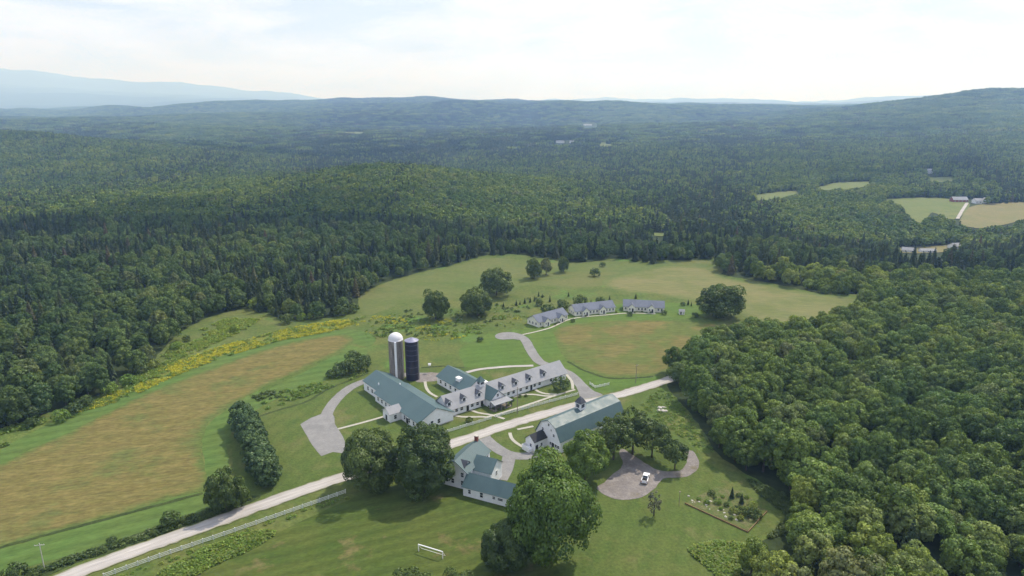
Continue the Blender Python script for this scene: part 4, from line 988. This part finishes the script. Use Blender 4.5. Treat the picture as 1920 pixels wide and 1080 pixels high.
T('shrub', P_SHRUB[0], 1051, 732, 1.95, 'large round bush in front of the right end of the lodge', 'shrub')
T('shrub', P_SHRUB[1], 880, 792, .75, 'small dark bush behind the fence at the barn gable', 'shrub')
for i, (u, v, s, l) in enumerate([(640, 703, 2.0, 'dark low yew, left part of the mound behind the green barn'), (655, 700, 2.4, 'dark low yew, middle of the mound behind the green barn'), (678, 694, 2.3, 'dark low yew, right part of the mound behind the green barn'),
    (662, 680, 2.0, 'upright dark yew rising behind the mound'), (684, 683, 1.6, 'small upright dark yew at the right of the mound'), (622, 708, 1.3, 'low yew at the left tip of the mound')]):
    T('yew_shrub', P_SHRUB[i % 2], u, v, s, l, 'shrub')
for u, v, s, l in [(1027, 591, 2.3, 'dark bushy tree right behind the leftmost cottage'), (1055, 580, 2.1, 'dark bushy tree between the left and middle cottages'), (1087, 573, 2.3, 'dark bushy tree behind the middle cottage, left half'),
    (1125, 570, 1.5, 'low dark bush behind the middle cottage, right half'), (1011, 573, 1.3, 'dark round bush alone in the meadow behind the cottages'), (1115, 518, 2.0, 'dark round bush high in the meadow above the cottages'),
    (1181, 592, .9, 'clipped bush at the left corner of the rightmost cottage'), (1245, 590, .9, 'clipped bush at the right corner of the rightmost cottage'), (1074, 604, .7, 'small bush on the walk between the left and middle cottages'),
    (1280, 573, .8, 'little bush above the tiny white shed'), (1303, 595, 1.0, 'small bush between the shed and the broad maple'),
    (900, 640, .9, 'low bush beside the turning circle'), (1130, 500, 1.2, 'small bush near the far forest edge of the meadow')]:
    T('shrub', P_SHRUB[random.randrange(2)], u, v, s, l, 'shrub')
for u, v in [(1143, 562), (1192, 560), (975, 571), (984, 569), (994, 567), (1002, 565), (1031, 566), (1066, 556), (944, 576), (1290, 572), (1296, 574), (1108, 571), (968, 573), (1010, 556), (1017, 558)]:
    T('spruce_sapling', P_CON[random.randrange(5)], u, v, random.uniform(.17, .27), 'young spruce planted in the meadow behind the cottages', 'tree', 'young spruces in the meadow')
for u, v, s, pr, l in [(1372, 935, .28, P_CON[1], 'narrow young spruce in the garden bed, left'), (1390, 945, .24, P_CON[2], 'narrow young spruce in the garden bed, right')]:
    T('spruce_sapling', pr, u, v, s, l)
for u, v, s, pr, l in [(1334, 928, .6, P_SHRUB[0], 'dark bush at the back of the garden bed'), (1396, 965, .95, P_SHRUB[1], 'large dark bush in the garden bed, left of two'), (1414, 972, 1.05, P_SHRUB[0], 'large dark bush in the garden bed, right of two'),
    (1375, 962, .6, P_SHRUBG[0], 'light green bush in the middle of the garden bed'), (1345, 945, .55, P_SHRUBG[1], 'low yellow green bush near the stones of the garden bed'), (1325, 945, .45, P_SHRUBG[0], 'smallest yellow green bush near the stones of the garden bed'), (1410, 955, .8, P_SHRUBG[1], 'tall light green bush behind the dark garden bushes')]:
    T('shrub', pr, u, v, s, l, 'shrub')
for k, (u, v) in enumerate([(1310, 938), (1355, 934), (1362, 950), (1385, 932), (1388, 975), (1352, 956), (1370, 975), (1425, 962), (1400, 935), (1415, 945), (1340, 936), (1380, 952)]):
    T('garden_plant', (P_SHRUBG + P_SHRUB)[k % 4], u, v, random.uniform(.28, .5), 'small leafy plant growing in the garden bed', 'plant', 'small plants in the garden bed')
for k in range(18):
    T('porch_shrub', P_SHRUB[k % 2], *[(925, 768), (935, 770), (944, 768), (953, 762), (957, 757), (962, 752), (918, 764), (975, 745), (986, 744), (905, 762), (1190, 587), (1204, 586), (1220, 587), (1040, 610), (1048, 606), (1056, 603), (1098, 594), (1155, 587)][k], .38, 'small clipped shrub planted against a porch wall', 'shrub', 'foundation shrubs along the porches')
# bushes at the left forest edge
for k, (u, v, s) in enumerate([(440, 570, 1.8), (455, 575, 1.6), (480, 578, 2.0), (500, 578, 2.0), (512, 590, 1.6), (537, 606, 1.9), (566, 600, 1.3), (588, 598, 1.4), (640, 592, 2.2), (662, 585, 1.9), (440, 622, 1.3), (115, 790, 1.5), (140, 775, 1.6), (160, 762, 1.6), (205, 738, 1.6), (240, 722, 1.5), (60, 800, 1.3), (265, 700, 1.8), (290, 690, 1.3), (330, 655, 1.3), (350, 640, 1.1)]):
    T('shrub', (P_SHRUB + P_SHRUBG)[k % 4], u, v, s, 'leafy bush along the margin of the left forest', 'shrub', 'bushes along the left forest margin')

# ------------------------------------------------------------------ forest planting
def scatter(y0, y1, sp):
    ys_ = np.arange(y0, y1, sp * .88); P = []
    for i, y in enumerate(ys_):
        w = .86 * y + 60
        x = np.arange(-w, w, sp) + (sp / 2 if i % 2 else 0)
        P.append(np.stack([x, np.full_like(x, y)], 1))
    P = np.concatenate(P); P += rng.uniform(-.36, .36, P.shape) * sp
    return P
FARPOLY = [p for _, p, _ in FARF] + [[(1790, 420), (1800, 395), (1808, 380), (1818, 380), (1812, 400), (1802, 422)], [(1780, 385), (1785, 372), (1850, 374), (1850, 388)],
    [(1280, 900), (1452, 900), (1500, 960), (1470, 1003), (1290, 970)], [(1285, 1012), (1402, 1008), (1396, 1095), (1290, 1095)],
    [(1085, 240), (1085, 229), (1125, 229), (1125, 240)], [(1035, 272), (1035, 262), (1085, 262), (1085, 272)], [(1738, 330), (1738, 318), (1752, 318), (1752, 330)]]
def keep(P, h):
    x, y = P[:, 0], P[:, 1]; z = terrain(x, y)
    k = ~inside(x, y, CLW)
    for f in np.linspace(0, .9, 7):
        u, v = project(x, y, z + h * f)
        for poly in FARPOLY:
            if poly is FARF[4][1] and f > .8: continue
            k &= ~inside(u, v, poly)
    u, v = project(x, y, z)
    k &= (u > -260) & (u < 2180)
    return P[k], z[k]
near, nz = keep(scatter(80, 640, 6.6), 12)
side_right = near[:, 0] > 0.16 * near[:, 1] + 20
right_wood = side_right & (near[:, 1] < 425) & (near[:, 0] < 700)
sp_n = fbm(near[:, 0] / 60, near[:, 1] / 60, 31, 3)
rnd = rng.uniform(0, 1, len(near))
is_con = np.where(right_wood, rnd < .012, rnd < .42 + .2 * side_right + 1.9 * sp_n)
# thin the broadleaf right wood to its wider crown spacing
kp = np.ones(len(near), bool)
kp[~is_con & right_wood] = rng.uniform(0, 1, (~is_con & right_wood).sum()) < .86
kp[~is_con & ~right_wood] = rng.uniform(0, 1, (~is_con & ~right_wood).sum()) < .78
near, nz, is_con, right_wood = near[kp], nz[kp], is_con[kp], right_wood[kp]
u, v = project(near[:, 0], near[:, 1], nz + 8)
vis = (u > -30) & (u < 1950) & (v < 1110)
dist = np.hypot(near[:, 0], near[:, 1])
order = np.argsort(np.where(vis, dist, 1e9))
single_b = [i for i in order if not is_con[i] and vis[i]][:280]
single_c = [i for i in order if is_con[i] and vis[i]][:280]
single = np.zeros(len(near), bool); single[single_b] = True; single[single_c] = True
for i in single_b:
    r_ = bool(right_wood[i]) or near[i, 0] > 60
    tree('broadleaf_tree', P_BROAD[random.randrange(8)] if r_ else P_COOL[random.randrange(4)], (*near[i], nz[i]), random.choice((.6, .7, .8, .9, 1.02)) * random.uniform(.92, 1.08) if r_ else random.uniform(.55, .95),
         'leafy broadleaf tree in the dense wood filling the right side' if r_ else 'leafy broadleaf tree in the mixed forest left of the fields', 'tree',
         'broadleaf trees of the right wood' if r_ else 'broadleaf trees of the left forest')
for i in single_c:
    r_ = bool(right_wood[i]) or near[i, 0] > 60
    tree('spruce_tree', P_CON[random.randrange(5)], (*near[i], nz[i]), random.choice((.55, .75, .9, 1.0, 1.1)) * random.uniform(.85, 1.1),
         'dark pointed spruce in the woods on the right side' if r_ else 'dark pointed spruce in the mixed forest left of the fields', 'tree',
         'spruces of the right woods' if r_ else 'spruces of the left forest')

# far woods: one object per kind, points carrying shared tree meshes
def proto_collection(name, meshes):
    c = bpy.data.collections.new(name)
    for i, me in enumerate(meshes):
        o = bpy.data.objects.new(name + '_source', me); c.objects.link(o)
    return c
def wood(name, pts, scl, coll, label, kind='stuff'):
    n = len(pts); me = bpy.data.meshes.new(name)
    me.vertices.add(n); me.vertices.foreach_set('co', np.asarray(pts, np.float32).ravel())
    a = me.attributes.new('scl', 'FLOAT_VECTOR', 'POINT'); a.data.foreach_set('vector', np.asarray(scl, np.float32).ravel())
    a = me.attributes.new('rot', 'FLOAT_VECTOR', 'POINT'); rr = np.zeros((n, 3), np.float32); rr[:, 2] = rng.uniform(0, 6.28, n); a.data.foreach_set('vector', rr.ravel())
    a = me.attributes.new('idx', 'INT', 'POINT'); a.data.foreach_set('value', rng.integers(0, len(coll.objects), n).astype(np.int32))
    o = link(name, me)
    ng = bpy.data.node_groups.new(name, 'GeometryNodeTree')
    ng.interface.new_socket('Geometry', in_out='INPUT', socket_type='NodeSocketGeometry'); ng.interface.new_socket('Geometry', in_out='OUTPUT', socket_type='NodeSocketGeometry')
    gi = ng.nodes.new('NodeGroupInput'); go = ng.nodes.new('NodeGroupOutput')
    ci = ng.nodes.new('GeometryNodeCollectionInfo'); ci.inputs['Collection'].default_value = coll; ci.inputs['Separate Children'].default_value = True; ci.inputs['Reset Children'].default_value = True
    ip = ng.nodes.new('GeometryNodeInstanceOnPoints'); ip.inputs['Pick Instance'].default_value = True
    def at(nm, ty):
        x = ng.nodes.new('GeometryNodeInputNamedAttribute'); x.data_type = ty; x.inputs['Name'].default_value = nm; return x.outputs[0]
    L = ng.links.new
    L(gi.outputs[0], ip.inputs['Points']); L(ci.outputs[0], ip.inputs['Instance']); L(at('idx', 'INT'), ip.inputs['Instance Index'])
    er = ng.nodes.new('FunctionNodeEulerToRotation'); L(at('rot', 'FLOAT_VECTOR'), er.inputs[0]); L(er.outputs[0], ip.inputs['Rotation'])
    L(at('scl', 'FLOAT_VECTOR'), ip.inputs['Scale']); L(ip.outputs[0], go.inputs[0])
    md = o.modifiers.new('scatter', 'NODES'); md.node_group = ng
    return tag(o, label, None, None, kind)
def S3(n, a, b, k=.12):
    s = rng.uniform(a, b, n); return np.stack([s, s, s * rng.uniform(1 - k, 1 + k, n)], 1)
C_B = proto_collection('broadleaf', [p[0] for p in P_BROAD]); C_C = proto_collection('spruce', [p[0] for p in P_CON])
LB = [quad_mesh('far_crown', broad(400 + i, 420, 1.5, 16, rad=4.6, h=11.5, base=1.5)[0], M['leaf']) for i in range(4)]
LC = [quad_mesh('far_spruce', conifer(420 + i, 170, 1.5, rad=2.5, h=13 + i, base=.5, lev=7), M['needle']) for i in range(4)]
C_LB = proto_collection('far_broadleaf', LB); C_LC = proto_collection('far_spruce', LC)
def grove(seed, con):
    g = np.random.default_rng(seed); vs = []
    for i in range(5):
        for j in range(5):
            dx, dy = (i - 2) * 8 + g.uniform(-3, 3), (j - 2) * 8 + g.uniform(-3, 3); s = g.uniform(.75, 1.2)
            c = g.uniform() < con
            v = conifer(seed * 50 + i * 5 + j, 34, 2.6, rad=2.6, h=13, base=.5, lev=5) if c else broad(seed * 50 + i * 5 + j, 70, 2.7, 8, rad=4.4, h=11, base=1)[0]
            vs.append(v * s + np.array([dx, dy, 0]))
    return np.concatenate(vs)
G_B = proto_collection('grove_broadleaf', [quad_mesh('grove', grove(500 + i, .0), M['leaf']) for i in range(3)])
G_C = proto_collection('grove_spruce', [quad_mesh('grove', grove(520 + i, 1.0), M['needle']) for i in range(3)])
rest = ~single
pz = np.column_stack([near, nz])
C_CL = proto_collection('cool_broadleaf', [p[0] for p in P_COOL])
k = rest & ~is_con & right_wood; wood('broadleaf_wood', pz[k], S3(k.sum(), .6, 1.02), C_B, 'leafy canopy of the right wood behind its nearest trees')
k = rest & ~is_con & ~right_wood; wood('mixed_wood', pz[k], S3(k.sum(), .5, .88), C_CL, 'leafy crowns of the mixed forest round the fields')
k = rest & is_con; wood('spruce_wood', pz[k], S3(k.sum(), .5, 1.15), C_C, 'dark spruce tops of the forest behind its nearest trees')
def split_far(y0, y1, sp, h):
    P, z = keep(scatter(y0, y1, sp), h)
    s = fbm(P[:, 0] / (P[:, 1] * .09 + 60), P[:, 1] / (P[:, 1] * .22 + 90), 41, 4)
    hill = np.exp(-((P[:, 0] + 170) / 330) ** 2 - ((P[:, 1] - 880) / 200) ** 2)
    con = rng.uniform(0, 1, len(P)) < np.clip(.42 + 2.2 * s - .42 * hill + .30 * np.exp(-((P[:, 1] - 1900) / 900) ** 2) - .1 * np.clip((P[:, 1] - 3500) / 2000, 0, 1), .05, .93)  # tree mix darkens the valley and lightens the hill, imitating shade and sun
    return np.column_stack([P, z - .4]), con
m1, c1 = split_far(640, 2000, 7.0, 11)
wood('hill_broadleaf_forest', m1[~c1], S3((~c1).sum(), .75, 1.15), C_LB, 'broadleaf canopy covering the hills beyond the farm')
wood('hill_spruce_forest', m1[c1], S3(c1.sum(), .65, 1.1), C_LC, 'dark spruces mixed through the hills beyond the farm')
m2, c2 = split_far(2000, 9200, 37.0, 11)
# far off the two kinds stand in separate stands
wood('distant_broadleaf_forest', m2[~c2], S3((~c2).sum(), .9, 1.15), G_B, 'distant broadleaf forest on the valley floor and ridges')
wood('distant_spruce_forest', m2[c2], S3(c2.sum(), .9, 1.15), G_C, 'distant dark spruce forest on the valley floor and ridges')

# weeds, goldenrod, rough plants
def tuft(seed, n, size, r, h):
    g = np.random.default_rng(seed); ph = g.uniform(0, 6.28, n); rr = r * np.sqrt(g.uniform(0, 1, n))
    pos = np.stack([rr * np.cos(ph), rr * np.sin(ph), g.uniform(.15, 1, n) * h * (1 - .5 * rr / r)], 1)
    nr = g.normal(size=(n, 3)) * .35 + np.array([0, 0, 1.0]); nr /= np.linalg.norm(nr, axis=1, keepdims=True)
    return quads_at(pos, nr, size * g.uniform(.6, 1.3, n), g)
TU_W = proto_collection('weed_tuft', [quad_mesh('tuft', tuft(600 + i, 40, .4, .8, .9), M['weed']) for i in range(3)])
TU_G = proto_collection('bloom_tuft', [quad_mesh('tuft', tuft(610 + i, 34, .3, .75, .7), M['yellow']) for i in range(3)])
TU_D = proto_collection('dark_tuft', [quad_mesh('tuft', tuft(620 + i, 44, .42, .8, 1.1), M['leafdark']) for i in range(3)])
def fill(px, n, clump=0.0, seed=0):
    w = [survey(*p).xy for p in px]; x0 = min(p.x for p in w); x1 = max(p.x for p in w); y0 = min(p.y for p in w); y1 = max(p.y for p in w)
    P = np.column_stack([rng.uniform(x0, x1, n * 6), rng.uniform(y0, y1, n * 6)])
    k = inside(P[:, 0], P[:, 1], [(p.x, p.y) for p in w])
    if clump: k &= fbm(P[:, 0] / 9, P[:, 1] / 9, seed, 3) > clump
    P = P[k][:n]; return np.column_stack([P, np.zeros(len(P))])
E1 = [(0, 806), (80, 785), (205, 738), (280, 692), (345, 630), (420, 600), (500, 590), (460, 618), (380, 655), (300, 700), (200, 755), (60, 822), (-60, 860)]
E2 = [(140, 775), (215, 735), (300, 690), (420, 648), (540, 616), (640, 600), (668, 606), (620, 622), (520, 640), (420, 670), (330, 704), (230, 752)]
E3 = [(640, 600), (720, 590), (850, 600), (960, 590), (985, 600), (900, 625), (840, 640), (780, 640), (700, 630)]
E4 = [(300, 1075), (380, 1035), (460, 1000), (515, 1000), (480, 1025), (420, 1050), (330, 1095)]
E5 = [(1292, 1030), (1340, 1018), (1400, 1022), (1390, 1060), (1372, 1110), (1340, 1075)]
E6 = [(0, 1095), (80, 1064), (220, 1018), (330, 978), (440, 940), (480, 930), (400, 968), (280, 1008), (140, 1054), (60, 1085)]
E7 = [(470, 740), (560, 725), (640, 708), (690, 696), (680, 704), (600, 735), (500, 770)]
E8 = [(1400, 900), (1470, 930), (1510, 985), (1440, 1010), (1480, 970), (1430, 930)]
a = np.concatenate([fill(E1, 1300, -.04, 22), fill(E3, 220, .08, 3), fill(E4, 500), fill(E5, 600), fill(E7, 120, .02, 5), fill(E2, 350)])
wood('weeds', a, S3(len(a), .7, 1.4), TU_W, 'tall green weeds at the field margins')
a = np.concatenate([fill(E2, 2500, -.06, 7), fill(E3, 160, .1, 5)])
wood('goldenrod', a, S3(len(a), .7, 1.3), TU_G, 'yellow goldenrod in bloom along the hay field')
E9 = [(690, 600), (760, 575), (900, 570), (985, 560), (1020, 555), (1000, 600), (930, 618), (860, 610), (780, 640), (680, 640)]
E10 = [(1236, 730), (1262, 742), (1290, 777), (1322, 820), (1340, 850), (1300, 835), (1250, 800), (1200, 760)]
E11 = [(195, 1090), (420, 1008), (650, 928), (655, 934), (420, 1016), (205, 1094)]
a = np.concatenate([fill(E9, 260, .03, 12), fill(E10, 320), fill(E11, 200)])
wood('meadow_weeds', a, S3(len(a), .4, .9), TU_W, 'scattered green weed clumps in the rough meadow and along the fence')
a = np.concatenate([fill(E9, 120, .06, 14), fill(E6, 480), fill(E7, 90, .08, 9), fill(E8, 350)])
wood('ditch_weeds', a, S3(len(a), .7, 1.3), TU_D, 'dark rank growth along the roadside ditch')

# ------------------------------------------------------------------ unseen cumulus added above the haze to shade valley and forest
m = mat('shade_cloud'); g = NG(m); dd = g.n('ShaderNodeBsdfDiffuse'); dd.inputs[0].default_value = (.92, .92, .93, 1); tt = g.n('ShaderNodeBsdfTranslucent'); tt.inputs[0].default_value = (.9, .9, .92, 1)
mm = g.n('ShaderNodeMixShader'); mm.inputs[0].default_value = .5; g.l(dd.outputs[0], mm.inputs[1]); g.l(tt.outputs[0], mm.inputs[2]); o = g.n('ShaderNodeOutputMaterial'); g.l(mm.outputs[0], o.inputs[0])
CB = float(gz.max()) + 120
off = (CB + 60) / math.tan(SUN_EL)
bm = bmesh.new(); cg = random.Random(5)
for cx, cy_, ra, rb in ((-330, 640, 190, 120), (-950, 2150, 850, 330), (330, 2350, 420, 170), (1300, 2500, 420, 200), (-500, 4100, 900, 330), (1800, 4300, 800, 350), (700, 1250, 220, 90)):
    for k in range(34):
        a_, q = cg.uniform(0, 6.283), math.sqrt(cg.uniform(0, 1)); r_ = cg.uniform(.28, .5) * rb * (1.1 - .5 * q)
        px, py = cx + ra * q * math.cos(a_), cy_ + rb * q * math.sin(a_)
        bmesh.ops.create_icosphere(bm, subdivisions=3, radius=1, matrix=Matrix.Translation((px + math.sin(SUN_AZ) * off, py + math.cos(SUN_AZ) * off, CB + r_ * .55)) @ Matrix.Diagonal((r_, r_ * .9, r_ * .5, 1)))
for v in bm.verts:
    n_ = float(fbm(v.co.x / 60 + v.co.z / 40, v.co.y / 60, 51, 4)); v.co.x += n_ * 50; v.co.y += n_ * 40; v.co.z = max(v.co.z + n_ * 20, CB)
me = bpy.data.meshes.new('shade_clouds'); bm.to_mesh(me); bm.free(); me.materials.append(m); me.polygons.foreach_set('use_smooth', [True] * len(me.polygons))
tag(link('shade_clouds', me), 'added cumulus out of view, placed to shade the valley', kind='stuff')

# ------------------------------------------------------------------ haze
hz = MB(); hz.box(-27100, -700, -140, 27100, 27600, float(gz.max()) + 40)
m = mat('haze'); g = NG(m); pv = g.n('ShaderNodeVolumePrincipled'); o = g.n('ShaderNodeOutputMaterial')
pv.inputs['Color'].default_value = (.36, .58, 1.0, 1); pv.inputs['Absorption Color'].default_value = (1, 1, 1, 1); pv.inputs['Density'].default_value = 1.3e-4; pv.inputs['Anisotropy'].default_value = .25
g.l(pv.outputs[0], o.inputs['Volume'])
h = hz.build('haze', m); tag(h, 'pale blue haze over the valley', kind='stuff')
print('terrain range', float(gz.min()), float(gz.max()), 'near trees', len(near), 'mid', len(m1), 'groves', len(m2), 'objects', len(bpy.data.objects))
